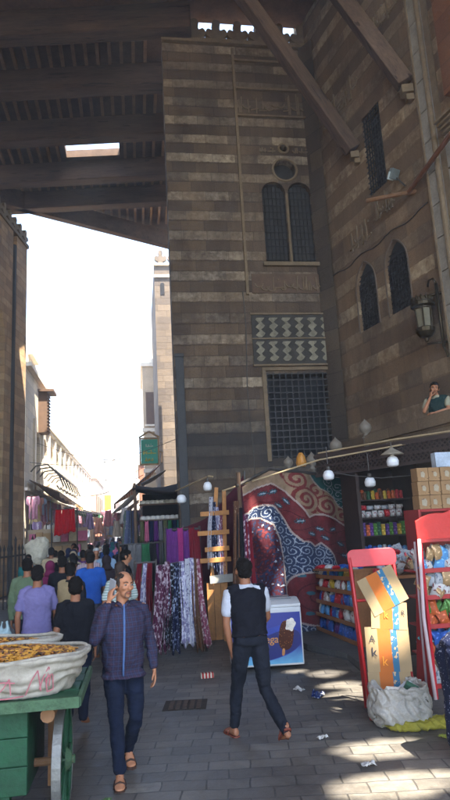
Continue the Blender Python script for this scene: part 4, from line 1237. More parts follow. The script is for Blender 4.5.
# ------------------------------------------------------------------ dark cap stall against the flank of the tower
CS = thing('cap_stall', 'dark canopied stall with rows of white caps and folded scarves beside the tower', 'stall', (.6, 17, 0))
m = MB(); m.grid(lambda u, v: (-.15 + 1.35 * u, 15.4 + 3.4 * v, 3.35 - .12 * math.sin(PI * u) + .06 * math.sin(v * 19 + u * 5) - .3 * (1 - v)), 12, 16); solid(m.build('canopy', CANV_D, CS, smooth=True), .03)
for x, y in ((-.1, 15.5), (1.0, 15.5), (-.1, 18.7), (1.1, 18.7)):
    m = MB(); m.bar((x, y, 0), (x, y, 3.2), .06); m.build('post', WOODD, CS)
m = MB(); m.lohi((.1, 18.6, 0), (1.15, 18.66, 3.1)); m.build('back_cloth', CANV_D, CS)
for z in (1.15, 1.72, 2.28, 2.68):
    m = MB(); m.lohi((.0, 16.3, z), (1.05, 16.6, z + .03)); m.build('shelf', WOODD, CS)
m = MB(); m.lathe([(.085, 0), (.09, .05), (.07, .085), (.02, .1)], n=12)
capm = m.mesh('cap', CM['white'], smooth=True)
for q, z in enumerate((2.312, 2.712)):
    for k in range(8):
        o = link('skullcap', capm); o.location = (.1 + k * .125, 16.38 + .05 * (k % 2), z)
        tag(o, ('small white cap on the lower cap shelf of the dark stall', 'small white cap on the top shelf of the dark stall')[q], 'cap', ('caps on the lower cap shelf', 'caps on the top shelf')[q])
for q, z in enumerate((1.7, 2.26)):
    for k in range(9):
        cn = r.choice(['grey', 'teal', 'dark red', 'olive', 'brown', 'navy', 'green', 'purple', 'pink'])
        hang('scarf', cn, (.06 + k * .118, 16.26 - .03 * (k % 2), z), r.uniform(-.2, .2), .115, .5, k, f'folded {cn} scarf hung from the {("lower", "upper")[q]} scarf shelf of the dark cap stall', 'folded scarves on the cap stall')
for k in range(5):
    cn = r.choice(['grey', 'green', 'navy', 'dark red', 'black']); hang('dress', cn, (-.35 + k * .16, 15.4 - .1 * (k % 2), 1.72), r.uniform(-.3, .3), .3, 1.1, k, f'{cn} dress on the low rail before the cap stall', 'dresses before the cap stall')
rail_stand('low clothes rail standing before the dark cap stall', (-.5, 15.4), (.5, 15.4), 1.74)

# ------------------------------------------------------------------ scarf stall in front of the tower
PRN = [two_tone('print_wine', hexc('#5c2a44'), hexc('#b9a9b0'), 'blotch', 16, .40), two_tone('print_black', hexc('#17171e'), hexc('#a9b2c0'), 'blotch', 20, .46), two_tone('print_lilac', hexc('#8f8aa8'), hexc('#d5d3dc'), 'blotch', 18, .38),
       two_tone('print_navy', hexc('#1f2540'), hexc('#8e98b0'), 'blotch', 18, .45), two_tone('print_rose', hexc('#8d4a5c'), hexc('#c9b3b0'), 'blotch', 20, .42), two_tone('print_brown', hexc('#5f4230'), hexc('#8f7a60'), 'blotch', 22, .5), two_tone('print_white', hexc('#bcbcc4'), hexc('#5c4f70'), 'blotch', 17, .48)]
PN = ['wine red printed', 'black and white printed', 'lilac printed', 'navy printed', 'rose printed', 'brown printed', 'white and violet printed']
SR = thing('scarf_rack', 'low tilted scarf rack hung with long printed scarves, before the pine ladder', 'rack', (.75, 11.0, 0))
m = MB(); m.tube([(.28, 11.0, 1.42), (1.02, 11.3, 1.48)], .02, 8); m.build('rail', STEEL, SR)
for p, q in (((.28, 11.0, 1.42), (.12, 10.75, 0)), ((.28, 11.0, 1.42), (.28, 11.6, 0)), ((1.02, 11.3, 1.48), (1.06, 10.95, 0)), ((1.02, 11.3, 1.48), (1.04, 11.75, 0))):
    m = MB(); m.tube([p, q], .02, 8); m.build('leg', STEEL, SR)
def long_scarf(top, bot, wt, wb, mat, label, seed, group, name='printed_scarf', cat='scarf'):
    top, bot = V(top), V(bot); ax = (bot - top); L = ax.length
    rr = random.Random(seed); ph = rr.uniform(0, 6); rings = []
    for j in range(15):
        f = j / 14; c = top.lerp(bot, f) + V((.02 * math.sin(f * 4 + ph), 0, 0)); hw = (wt + (wb - wt) * f ** .8) / 2; fr, bk = [], []
        for i in range(19):
            u = -1 + 2 * i / 18
            fold = (.018 + .03 * f) * math.sin(u * 6.5 + ph + f) + .012 * math.sin(u * 15 + ph * 2)
            th = .02 * (1 - u ** 6) + .004
            dz = (.04 * math.sin(u * 4 + ph) if j == 14 else 0)
            fr.append(c + V((u * hw, -th + fold, dz))); bk.append(c + V((u * hw, th + fold, dz)))
        rings.append(fr + bk[::-1])
    mb = MB(); mb.loft(rings); org = bot.copy()
    me = mb.mesh(name, mat, Matrix.Translation(-org), smooth=True)
    o = link(name, me); o.location = org
    return tag(o, label, cat, group)
order = [0, 0, 0, 1, 3, 1, 2, 6, 2, 5, 4]
for k, q in enumerate(order):
    f = k / (len(order) - 1)
    long_scarf((.33 + .66 * f, 10.97 + .29 * f, 1.46 + .05 * f + rnd.uniform(-.03, .03)), (.19 + .84 * f + rnd.uniform(-.03, .03), 10.68 + .15 * f + rnd.uniform(-.06, .06), .06 + .16 * rnd.random() ** 2), .09, rnd.uniform(.11, .17), PRN[q], f'{PN[q]} scarf, {ord_words[k]} from the left on the low scarf rack', k, 'printed scarves on the low rack')
# upper rail of plain purple scarves behind
rail_stand('rail of purple scarves behind the low scarf rack', (.48, 12.15), (1.15, 12.3), 2.02)
for k, cn in enumerate(['purple', 'purple', 'magenta', 'purple', 'dark red', 'dark red']):
    hang('scarf', cn, (.55 + k * .108, 12.1 + .02 * k, 2.03 - .05 * (k % 2)), .1 + .1 * (k % 3), .14, 1.2, k, f'plain {cn} scarf, {ord_words[k]} from the left on the rail behind the low rack', 'plain scarves on the upper rail')
for k in range(3):
    long_scarf((-.02 + .1 * k, 11.7, 1.45), (-.1 + .11 * k, 11.55, .2), .09, .13, (CM['dark red'], PRN[2], CM['dark red'])[k], f'{("dark red", "pale lilac", "dark red")[k]} scarf hanging by the man in black, {ord_words[k]} of three', 40 + k, 'scarves by the man in black')
rail_stand('short rail of scarves beside the man in black', (-.1, 11.72), (.28, 11.72), 1.46)

# pine ladder stand
LD = thing('pine_ladder', 'tapering raw pine display ladder with slats and a grey board, beside the scarves', 'ladder', (1.4, 11.9, 0))
for a, b in (((1.2, 11.82, 0), (1.50, 12.1, 2.78)), ((1.50, 11.75, 0), (1.64, 12.05, 2.72))):
    m = MB(); m.bar(a, b, .075, .05, (0, 1, 0)); bevel(m.build('upright', WOODL, LD), .005)
for z, x0, x1 in ((2.28, 1.15, 1.70), (1.92, 1.08, 1.68), (1.42, 1.10, 1.68), (1.62, 1.2, 1.66)):
    m = MB(); m.bar((x0, 11.72 + z * .1, z), (x1, 11.7 + z * .1, z + .01), .025, .085); bevel(m.build('slat', WOODL, LD), .004)
m = MB(); m.bar((1.26, 11.8, 1.08), (1.75, 11.78, 1.1), .03, .14); m.build('grey_board', pm('grey_board', hexc('#a3a096'), .8, .2), LD)
m = MB()
for k in range(3): m.lohi((1.2 + k * .13, 11.83, .02), (1.322 + k * .13, 11.86, 1.02))
m.build('plank_panel', WOODL, LD)
for k in range(4):
    long_scarf((1.36 + .06 * k, 11.98, 2.6 - .1 * k), (1.3 + .09 * k, 11.9, 1.3 - .1 * k), .08, .1, PRN[(6, 3, 2, 4)[k]], f'{PN[(6, 3, 2, 4)[k]]} scarf draped behind the pine ladder slats', 60 + k, 'scarves draped on the pine ladder')
# maroon cloth draped from the ladder to the tower
MR = thing('maroon_cloth', 'plain maroon cloth stretched in a sagging curve behind the scarf stall', 'cloth', (1.3, 12.7, 0))
m = MB()
m.grid(lambda u, v: (.85 + 1.35 * u, 12.6 + .25 * u + .05 * math.sin(u * 9 + v * 3), (2.05 + 1.05 * u ** 1.7) * (1 - v) + v * 1.0 + .02 * math.sin(u * 12)), 26, 12)
solid(m.build('drape', cloth('maroon', hexc('#4a1d27')), MR, smooth=True), .012)
m = MB(); m.tube([(.85, 12.62, 0), (.85, 12.62, 2.1)], .025, 6); m.tube([(2.2, 12.87, 0), (2.2, 12.87, 3.15)], .025, 6); m.build('pole', STEEL, MR)
# ------------------------------------------------------------------ the great appliqued tent cloth
TA, TBp = V((1.78, 10.9, 0)), V((4.55, 12.4, 0))
def poly_y(pts, x):
    if x <= pts[0][0]: return pts[0][1]
    for (x0, y0), (x1, y1) in zip(pts, pts[1:]):
        if x <= x1: return y0 + (y1 - y0) * (x - x0) / (x1 - x0)
    return pts[-1][1]
C1 = [(60, 236), (100, 238), (150, 245), (190, 265), (225, 310), (250, 350), (272, 338), (300, 333), (350, 345), (400, 385), (440, 440), (470, 470)]
C2 = [(250, 150), (285, 215), (300, 236), (320, 245), (345, 262), (360, 290), (385, 312), (410, 335), (440, 365), (470, 390)]
C3 = [(60, 312), (90, 303), (120, 308), (150, 325), (180, 365), (200, 410), (225, 440), (245, 440), (262, 455), (285, 440), (305, 458), (322, 480), (330, 510), (342, 540), (470, 560)]
C4 = [(40, 345), (75, 335), (110, 350), (145, 390), (160, 440), (167, 500), (168, 560), (172, 800)]
def seg_d(pts, x, y):
    best = 1e9
    for (x0, y0), (x1, y1) in zip(pts, pts[1:]):
        dx, dy = x1 - x0, y1 - y0; t = max(0, min(1, ((x - x0) * dx + (y - y0) * dy) / (dx * dx + dy * dy)))
        best = min(best, math.hypot(x - x0 - t * dx, y - y0 - t * dy))
    return best
SPA = [(222, 215, 34, 0), (246, 285, 46, 1), (318, 300, 42, 2), (372, 332, 33, .5), (412, 385, 34, 1.4), (196, 205, 22, 2), (285, 245, 26, 3), (440, 400, 30, 0), (345, 335, 18, 0), (272, 318, 20, 2)]
SPB = [(x + (12 if (j % 2) else 0) + (i * 7 % 9), y + (i * 5 % 9), 21, (i * 2.1 + j) % 6) for j, y in enumerate(range(300, 760, 34)) for i, x in enumerate(range(75, 345, 36))]
SPC = [(330 + i * 33, 205 + j * 32 + i * 12, 19, i + j) for i in range(5) for j in range(5)]
def spiral(list_, x, y, pitch, wd):
    for cx, cy, R, ph in list_:
        d = math.hypot(x - cx, y - cy)
        if d < R:
            a = math.atan2(y - cy, x - cx) / (2 * PI)
            q = (d / pitch - a + ph) % 1.0
            return q < wd and d > 2
    return False
LEAF = [(165, 320, .5), (222, 368, -.3), (285, 388, .2), (357, 437, .6), (150, 272, -.4), (122, 268, .3), (255, 410, .2), (330, 385, -.4), (400, 450, .3), (190, 300, .9), (300, 420, .5), (395, 420, -.3), (370, 480, .2), (420, 500, .7), (235, 620, .4), (270, 585, -.5), (215, 560, .9), (290, 640, .1), (230, 690, .2)]
# 0 red 1 navy 2 tan 3 dark teal 4 outline 5 dark maroon 6 leaf teal 7 spiral red 8 pale swirl
def tent_mat(u, v):
    z = v * 2.95
    X = 60 + 385 * u; yt = 215 - 32 * u; yb = 790 - 63 * u
    Y = yb + (yt - yb) * z / 2.9
    below3 = Y > poly_y(C3, X); in4 = X < 168 and Y > poly_y(C4, X)
    if seg_d(C1, X, Y) < 3 or (seg_d(C3, X, Y) < 3) or seg_d(C2, X, Y) < 2.6 or seg_d(C4, X, Y) < 2.2: return 4
    if Y < poly_y(C1, X):
        if X > 268 and Y < poly_y(C2, X): return 8 if spiral(SPC, X, Y, 12, .22) else 3
        return 7 if spiral(SPA, X, Y, 21, .5) else 2
    if not below3:
        for lx, ly, a in LEAF:
            dx, dy = X - lx, Y - ly; c, s = math.cos(a), math.sin(a)
            p, q = (dx * c + dy * s), (-dx * s + dy * c)
            e = (p / 15) ** 2 + (q / (8 + 3 * math.sin(p * .8))) ** 2
            if e < .35: return 8 if abs(q) < 1.5 else 6
            if e < 1: return 6 if (p * .2 + q * .3) % 2 < 1 else 5
        if abs(math.sin(X * .055 + Y * .03) * 10 + (Y % 46) - 23) < 1.3: return 5
        return 0
    if in4:
        d = math.hypot((X - 98) / 62, (Y - 470) / 120)
        n_ = noise.noise(V((X * .11, Y * .11, 0)))
        if abs(d - .66) < .05: return 1 if n_ > 0 else 7
        if d < .6: return 0 if n_ > .22 else (1 if n_ < -.3 else 5)
        return 8 if n_ > .48 else (5 if noise.noise(V((X * .16, Y * .16, 4))) > -.05 else 1)
    dR = math.hypot(X - 250, Y - 640)
    if abs(dR - 92) < 3.2: return 4
    if dR < 92:
        for lx, ly, a in LEAF:
            if ((X - lx) / 12) ** 2 + ((Y - ly) / 7) ** 2 < 1: return 6
        if spiral([(250, 640, 60, 0)], X, Y, 30, .12): return 5
        return 0
    return 8 if spiral(SPB, X, Y, 11, .25) else 1
TC = thing('tent_cloth', 'huge patchwork tent cloth in red, navy and tan with swirling bands, hung like a wall', 'tent cloth', (3.1, 11.6, 0))
tn = V((TBp.y - TA.y, -(TBp.x - TA.x), 0)).normalized()
def tent_fn(u, v):
    top = 2.66 + (.30 * min(1, u / .22)) - .22 * max(0, u - .25)
    p = TA.lerp(TBp, u) + V((0, 0, .03 + v * top))
    return p + tn * (.05 * math.sin(u * 13 + v * 2) * (1 - .5 * v) + .03 * math.sin(u * 29 + 1) + .10 * (1 - v) * (1 - u))
tm = [cloth('applique_red', hexc('#5f272a'), .4), cloth('applique_navy', hexc('#232e47'), .2), cloth('applique_tan', hexc('#86705a'), .3), cloth('applique_teal', hexc('#1d4d50'), .2), cloth('applique_outline', hexc('#978981'), .15),
      cloth('applique_maroon', hexc('#3e151c'), .2), cloth('applique_leaf', hexc('#2b5560'), .25), cloth('applique_spiral_red', hexc('#6b2f2e'), .25), cloth('applique_pale', hexc('#8f969e'), .15)]
m = MB(); m.grid(tent_fn, 230, 216, tent_mat); solid(m.build('cloth', tm, TC, smooth=True, recalc=False), .012)
m = MB(); m.tube([tent_fn(0, 1) + V((-.1, 0, .02)), tent_fn(.22, 1) + V((0, 0, .03)), tent_fn(1, 1) + V((.1, 0, .03))], .03, 8); m.build('top_pole', STEEL, TC)
for u in (-.01, 1.01):
    m = MB(); p = TA.lerp(TBp, u); m.tube([p, p + V((0, 0, 2.95))], .035, 8); m.build('post', WOODD, TC)
# dark hanging shawls at its left edge
for k in range(4):
    long_scarf((1.66 + .07 * k, 10.82, 2.45 - .12 * k), (1.62 + .09 * k, 10.7, .5), .10, .16, (PRN[5], CM['black'], PRN[0], CM['dark red'])[k], f'{("brown printed", "black", "wine printed", "dark red")[k]} shawl hung at the left edge of the tent cloth', 80 + k, 'shawls at the tent cloth edge')

# ------------------------------------------------------------------ stair, platform and rail behind the tent cloth
PF = thing('stone_platform', 'raised stone landing with sloping parapet against the right wall, above the kiosk', 'platform', (5.5, 11, 0))
S_PF = stone('platform_stone', hexc('#6d5c4b'), hexc('#8f8069'), RU, alt=False, h=.35, bw=.9)
m = MB(); m.prism([(1.2, 2.95), (8, 2.95), (8, 3.55), (1.2, 3.55)], RP(0, 0, .002), RU, (0, 0, 1), .95); m.build('landing', S_PF, PF)
m = MB(); m.prism([(-.3, 3.3), (1.2, 3.4), (1.2, 3.72), (-.3, 3.46)], RP(0, 0, .55), RU, (0, 0, 1), .14); m.prism([(1.2, 3.552), (5.6, 3.552), (5.6, 3.78), (1.2, 3.70)], RP(0, 0, .85), RU, (0, 0, 1), .16); m.build('parapet', S_PF, PF)
m = MB()
for k in range(9): m.lohi((1.9 + k * .33, 13.3, 0), (2.228 + k * .33, 14.85, .9 + k * .29))
m.build('steps', S_PF, PF)
HR = thing('stair_rail', 'dark iron stair rail rising behind the tent cloth toward the grille window', 'rail', (2, 13.2, 0))
m = MB(); m.bar((.7, 13.25, 1.75), (3.1, 13.2, 3.1), .05, .07); m.bar((.7, 13.25, 1.35), (3.1, 13.2, 2.7), .03); m.build('handrail', IRON, HR)
for k in range(7):
    f = k / 6; x = .75 + 2.3 * f; m = MB(); m.bar((x, 13.24, .2 + .6 * f), (x, 13.22, 1.76 + 1.33 * f), .035); m.build('baluster', IRON, HR)
KNOB = pm('knob_stone', hexc('#7b7265'), .6, .2, 6, .2)
def knob(label, x, y, z, s=1.0):
    m = MB(); m.lathe([(.07, -.42), (.07, -.12), (.10, -.10), (.055, -.06), (.05, -.02), (.12, .04), (.15, .12), (.13, .20), (.07, .26), (.02, .31), (.004, .34)], (x, y, z), 14)
    m.v = [V((x, y, z)) + (p - V((x, y, z))) * s for p in m.v]
    t = thing('newel_post', label, 'post', (x, y, z - .42 * s)); m.build('knob', KNOB, t, smooth=True)
    q = MB(); q.tube([(x, y, z - .42 * s - 1.0), (x, y, z - .421 * s)], .085, 10); q.build('shaft', KNOB, t)
knob('pale onion shaped newel knob standing tallest, near the right wall', *RP(2.55, 3.78, .95), .9)
knob('grey onion shaped newel knob in front of the right edge of the grille', 4.28, 13.0, 3.50, .95)
knob('grey onion shaped newel knob in front of the middle of the grille', 3.75, 13.1, 3.24, .85)
knob('small dark newel knob in front of the left part of the grille', 3.22, 13.1, 3.22, .7)
m = MB(); m.lathe([(.10, 0), (.12, .08), (.09, .22), (.04, .3)], (3.52, 13.15, 3.22), 10); o = m.build('small_lamp', pm('amber_glass', hexc('#c98a3a'), .4)); tag(o, 'small amber lamp among the newel knobs below the grille', 'lamp')

# ------------------------------------------------------------------ kiosk under the lattice canopy
KW = pm('kiosk_wood', hexc('#2f211b'), .7, .35, 4, .4)
KI = thing('kiosk', 'dark wooden kiosk with lattice canopy front and shelves full of goods', 'kiosk', (4.6, 11, 0))
m = MB(); m.lohi((3.9, 11.6, .02), (5.2, 11.66, 3.0)); m.build('back', KW, KI)
for x, yy in ((3.88, 10.75), (4.93, 10.6)):
    m = MB(); m.lohi((x - .03, yy, .02), (x + .03, 11.598, 3.0)); m.build('side_panel', KW, KI)
shelfz = (1.38, 1.70, 2.02, 2.34)
for z in shelfz:
    m = MB(); m.lohi((3.912, 10.85, z), (4.898, 11.598, z + .025)); m.build('shelf', KW, KI)
m = MB(); m.lohi((3.912, 10.85, .02), (4.898, 11.598, 1.2)); m.build('counter', KW, KI)
# lattice valance along the front, running out to the right
va, vb = V((3.3, 11.35, 2.86)), V((5.75, 8.6, 2.95))
vd = (vb - va).normalized(); L = (vb - va).length
m = MB()
for k in range(int(L / .085)):
    p = va + vd * (k * .085); m.bar(p, p + vd * .34 + V((0, 0, .34)), .016, .02, (0, 0, 1)); m.bar(p + vd * .34, p + V((0, 0, .34)), .016, .02, (0, 0, 1))
m.bar(va, vb + vd * .3, .05, .05); m.bar(va + V((0, 0, .35)), vb + vd * .3 + V((0, 0, .35)), .06, .05); m.bar(va + V((0, 0, .17)), vb + vd * .3 + V((0, 0, .17)), .03, .03)
m.build('lattice', KW, KI)
vn = V((vd.y, -vd.x, 0)); vn = vn if vn.y > 0 else -vn
m = MB(); q = [va + V((0, 0, .36)), vb + vd * .3 + V((0, 0, .36)), vb + vd * .3 + vn * 1.6 + V((0, 0, .5)), va + vn * 1.2 + V((0, 0, .4))]
m.add(q + [p + V((0, 0, .04)) for p in q], [(0, 1, 2, 3), (4, 5, 6, 7), (0, 1, 5, 4), (1, 2, 6, 5), (2, 3, 7, 6), (3, 0, 4, 7)]); m.build('roof', KW, KI)
m = MB(); m.prism([(0, 0), (L, 0), (L, .34), (0, .34)], va + vn * .06, vd, (0, 0, 1), .02); m.build('valance_board', pm('valance_backing', hexc('#1b1412'), .9), KI)
# goods in the kiosk
def goods(name, label, cat, group, x0, x1, y, z, w_, h_, d_, cols, r, shape='box', jit=.01):
    x = x0
    while x + w_ < x1:
        cn = r.choice(cols); q = MB()
        hh = h_ * r.uniform(.74, 1.0); yy = y + r.uniform(-jit, jit); cx = x + w_ / 2
        if shape == 'can': q.lathe([(w_ * .40, 0), (w_ * .45, .006), (w_ * .45, hh - .02), (w_ * .3, hh - .004), (w_ * .28, hh)], (cx, yy, z + .001), 12)
        elif shape == 'bag':
            rings = []
            for f, a, b in ((0, .42, .10), (.06, .48, .26), (.5, .5, .42), (.9, .47, .22), (1, .46, .05)):
                rings.append([V((cx + w_ * a * math.cos(t * PI / 6), yy + d_ * b * math.sin(t * PI / 6), z + .001 + hh * f)) for t in range(12)])
            q.loft(rings)
        else: q.lohi((cx - w_ * .46, yy - d_ / 2, z + .001), (cx + w_ * .46, yy + d_ / 2, z + hh))
        nm = cn if isinstance(cn, str) else cn[0]
        o = link(name, q.mesh(name, GOOD[nm], Matrix.Translation(V((-cx, -yy, -z))), smooth=shape != 'box')); o.location = (cx, yy, z)
        o.rotation_euler = (r.uniform(-.05, .05), 0, r.uniform(-.15, .15))
        tag(o, label.format(nm), cat, group); x += w_ + r.uniform(0, w_ * .12)
GOOD = {}
for k, v in {'orange': '#b4552a', 'yellow': '#b79a35', 'red': '#a3202a', 'green': '#4c7a33', 'dark green': '#28523a', 'blue': '#24509b', 'light blue': '#5b93c4', 'white': '#c4c2bd', 'silver': '#a3a6a8', 'purple': '#543272', 'brown': '#5d3d2a', 'tan': '#a88a62', 'teal': '#2b7a80'}.items():
    light = tuple(min(1, c * 1.9 + .08) for c in hexc(v))
    GOOD[k] = two_tone('wrap_' + k.replace(' ', '_'), hexc(v), light if k not in ('white', 'silver') else hexc('#7d3b40' if k == 'white' else '#5f6a78'), 'blotch', 24, .46, .35)
r = random.Random(12)
goods('drink_can', '{} tin on the top shelf of the dark kiosk', 'tin', 'tins on the kiosk top shelf', 3.95, 4.86, 10.98, 2.365, .075, .17, .07, ['orange', 'orange', 'red', 'brown', 'yellow', 'dark green'], r, 'can')
goods('drink_can', '{} tin in the back row of the kiosk top shelf', 'tin', 'tins on the kiosk top shelf', 3.95, 4.86, 11.1, 2.365, .08, .2, .07, ['orange', 'yellow', 'brown', 'dark green'], r, 'can')
goods('sugar_bag', '{} paper bag on the second kiosk shelf from the top', 'bag', 'paper bags on the kiosk', 3.95, 4.86, 11.0, 2.045, .11, .14, .16, ['white', 'white', 'red', 'white'], r, 'bag')
goods('sugar_bag', '{} paper bag lying on the upper layer of the second kiosk shelf', 'bag', 'paper bags on the kiosk', 3.97, 4.8, 11.02, 2.18, .13, .1, .16, ['white', 'silver', 'white', 'red'], r, 'bag')
goods('tea_packet', '{} upright packet on the third kiosk shelf from the top', 'packet', 'upright packets on the kiosk', 3.95, 4.86, 10.98, 1.725, .07, .24, .1, ['green', 'yellow', 'green', 'dark green', 'purple', 'orange'], r, 'box')
goods('blue_jar', '{} jar on the lowest kiosk shelf', 'jar', 'jars on the kiosk', 3.95, 4.86, 10.98, 1.405, .09, .16, .09, ['blue', 'light blue', 'blue', 'white', 'teal'], r, 'can')
# cartons and red cabinet right of the kiosk
CR = thing('red_cabinet', 'red painted cabinet with open tin shelf, cartons stacked on top', 'cabinet', (4.85, 9.3, 0))
REDP = pm('red_paint', hexc('#9c1b1e'), .4, .2, 5, .15, 0, None, .5)
m = MB(); m.lohi((4.27, 9.25, 0), (4.31, 9.8, 2.12)); m.lohi((5.6, 9.25, 0), (5.64, 9.8, 2.12)); m.lohi((4.311, 9.76, 0), (5.599, 9.8, 2.12)); m.lohi((4.311, 9.25, 2.08), (5.599, 9.758, 2.12)); m.lohi((4.311, 9.25, 1.7), (5.599, 9.758, 1.74)); m.lohi((4.311, 9.25, 0), (5.599, 9.3, 1.698)); bevel(m.build('carcass', REDP, CR), .004)
m = MB(); m.lohi((4.45, 9.235, 1.78), (5.6, 9.248, 1.80)); m.build('rail', STEEL, CR)
CART = two_tone('carton_print', hexc('#a3815b'), hexc('#6d5138'), 'blotch', 14, .52, .8)
CARTW = two_tone('carton_badge', hexc('#b3a78f'), hexc('#7a5f48'), 'blotch', 26, .5, .7)
for row in range(3):
    for k in range(6):
        x = 4.30 + k * .195 + row * .01; z = 2.122 + row * .215
        t = thing('carton', f'tan printed carton, {("bottom", "middle", "top")[row]} row, {ord_words[k]} from the left on the red cabinet', 'carton', (x + .095, 9.36, z), rnd.uniform(-.05, .05), 'cartons on the red cabinet')
        q = MB(); q.lohi((-.092, -.1, 0), (.092, .12, .21)); bevel(q.build('box', CART, t, world=False), .005)
        q = MB(); bs_ = rnd.uniform(.6, 1.0); bo_ = rnd.uniform(-.02, .02); q.prism([(px_ * bs_ + bo_, .1 + (pz_ - .1) * bs_) for px_, pz_ in ((-.045, .06), (.03, .04), (.05, .12), (.02, .17), (-.04, .16))], (0, -.1003, 0), (1, 0, 0), (0, 0, 1), .002); q.build('badge', CARTW, t, world=False)
q = MB(); q.lohi((4.68, 9.3, 2.769), (4.95, 9.45, 3.0)); tag(q.build('white_box', pm('pale_blue_card', hexc('#aebccb'), .6)), 'pale blue box set on top of the tan cartons', 'box')
GREYT = pm('tin_grey', hexc('#7f8c8e'), .35, .2, 5, .1, .5)
for k in range(5):
    x = 4.5 + k * .22; t = thing('round_tin', f'grey lettered tin on the red cabinet shelf, {ord_words[k]} from the left', 'tin', (x, 9.36, 1.742), 0, 'tins in the red cabinet')
    q = MB(); q.lathe([(.095, 0), (.1, .01), (.1, .23), (.095, .24), (.09, .25), (.001, .25)], n=16); q.build('can', GREYT, t, world=False, smooth=True)
    me = place_text('CC' if k % 2 else '100', .11, (x, 9.257, 1.87), (1, 0, 0), (0, 0, 1), WHT, t)

# ------------------------------------------------------------------ wooden snack shelf by the tent cloth
SS = thing('snack_shelf', 'low open wooden shelf of snack packets standing before the tent cloth', 'shelf', (3.25, 10.9, 0))
sa, sb = V((3.12, 12.05, 0)), V((3.30, 9.72, 0)); sd = (sb - sa).normalized(); sn = V((sd.y, -sd.x, 0)); sn = sn if sn.x < 0 else -sn   # sn: out, towards the passage
SLn = (sb - sa).length
def SP(s, out, z): return sa + sd * s - sn * out + V((0, 0, z))      # out = depth inward
tiers = (.12, .36, .58, .80, 1.0)
SHW = pm('shelf_wood', hexc('#8a5a32'), .7, .3, 4, .3)
for k, z in enumerate(tiers):
    m = MB(); m.bar(SP(0, .16 + .02 * k, z), SP(SLn, .16 + .02 * k, z + .02 * k), .36, .022); m.bar(SP(0, -.02 + .02 * k, z + .03), SP(SLn, -.02 + .02 * k, z + .03 + .02 * k), .014, .05); m.build('tier', SHW, SS)
for s in (0, SLn):
    m = MB(); m.bar(SP(s, .16, .0), SP(s, .2, 1.14 + .1 * (s > 0)), .38, .03, sd); m.build('side', SHW, SS)
m = MB(); m.bar(SP(-.03, .2, 1.13), SP(SLn + .03, .2, 1.24), .42, .03); m.build('top', SHW, SS)
m = MB(); m.bar(SP(0, .37, .6), SP(SLn, .37, .6), .02, 1.1); m.build('back', KW, SS)
pk = []
def packet_mesh(w_, h_, d_, mat, name='packet'):
    q = MB(); rings = []
    for f, a, b in ((0, .48, .03), (.05, .5, .06), (.2, .46, .4), (.5, .44, .5), (.8, .46, .4), (.95, .5, .06), (1, .48, .03)):
        rings.append([V((w_ * a * math.copysign(abs(math.cos(t * PI / 8)) ** .6, math.cos(t * PI / 8)), d_ * b * math.sin(t * PI / 8), h_ * f)) for t in range(16)])
    q.loft(rings); return q.mesh(name, mat, smooth=True)
PKM = {c: packet_mesh(.15, .18, .09, GOOD[c]) for c in GOOD}
tiercols = [['blue', 'white', 'blue', 'purple'], ['blue', 'red', 'light blue', 'white'], ['blue', 'light blue', 'red', 'white'], ['white', 'red', 'light blue', 'yellow', 'white'], ['light blue', 'yellow', 'teal', 'white', 'white', 'blue']]
tn_ = ('lowest', 'second', 'third', 'fourth', 'top')
for k, z in enumerate(tiers):
    n = 15
    for q in range(n):
        cn = r.choice(tiercols[k]); o = link('snack_packet', PKM[cn]); p = SP(.1 + q * (SLn - .2) / (n - 1), .07 + .02 * k + r.uniform(-.02, .03), z + .012 + .02 * k * q / n)
        o.location = p; o.rotation_euler = (r.uniform(-.35, .1), r.uniform(-.45, .45), math.atan2(sn.y, sn.x) + PI / 2 + r.uniform(-.7, .7)); s = r.uniform(.85, 1.25); o.scale = (s, s, s)
        tag(o, f'{cn} snack packet on the {tn_[k]} tier of the low wooden shelf', 'packet', 'snack packets on the low wooden shelf')
for k in range(9):
    cn = r.choice(['pink', 'red', 'white', 'blue']); cn = 'red' if cn == 'pink' else cn
    o = link('snack_packet', PKM[cn]); o.location = SP(.2 + k * .24, .18 + r.uniform(-.08, .08), 1.17 + .045 * k / 9 * 2); o.rotation_euler = (PI / 2 * .9, 0, r.uniform(0, 6)); tag(o, f'{cn} packet lying on top of the low wooden shelf', 'packet', 'packets on top of the low shelf')

# ------------------------------------------------------------------ ice cream freezer
FA, FB = V((1.24, 9.25, 0)), V((2.27, 9.14, 0)); fd = (FB - FA).normalized(); fn_ = V((fd.y, -fd.x, 0)); fb = -fn_
FZ = thing('ice_cream_freezer', 'white chest freezer with blue picture of a chocolate ice cream bar on its front', 'freezer', (FA + FB) / 2 + fb * .3, 0)
FWm = pm('freezer_white', hexc('#c5c8c8'), .35, .06, 4, .03)
def FP(x, z, out=0.0): return FA + fd * x + V((0, 0, z)) + fn_ * out
FW_, FH = (FB - FA).length, .84
m = MB(); m.prism([(0, .05), (FW_, .05), (FW_, FH), (0, FH)], FP(0, 0), fd, (0, 0, 1), -.66); bevel(m.build('cabinet', FWm, FZ), .02, 3)
m = MB()
prof = [(0, FH + .002), (.0, FH + .04), (.12, FH + .075), (.34, FH + .10), (.56, FH + .085), (.66, FH + .05), (.66, FH + .002)]
m.loft([[FP(x, z, -d_) for d_, z in prof] for x in (0, .02, FW_ - .02, FW_)]); bevel(m.build('lid', FWm, FZ), .008)
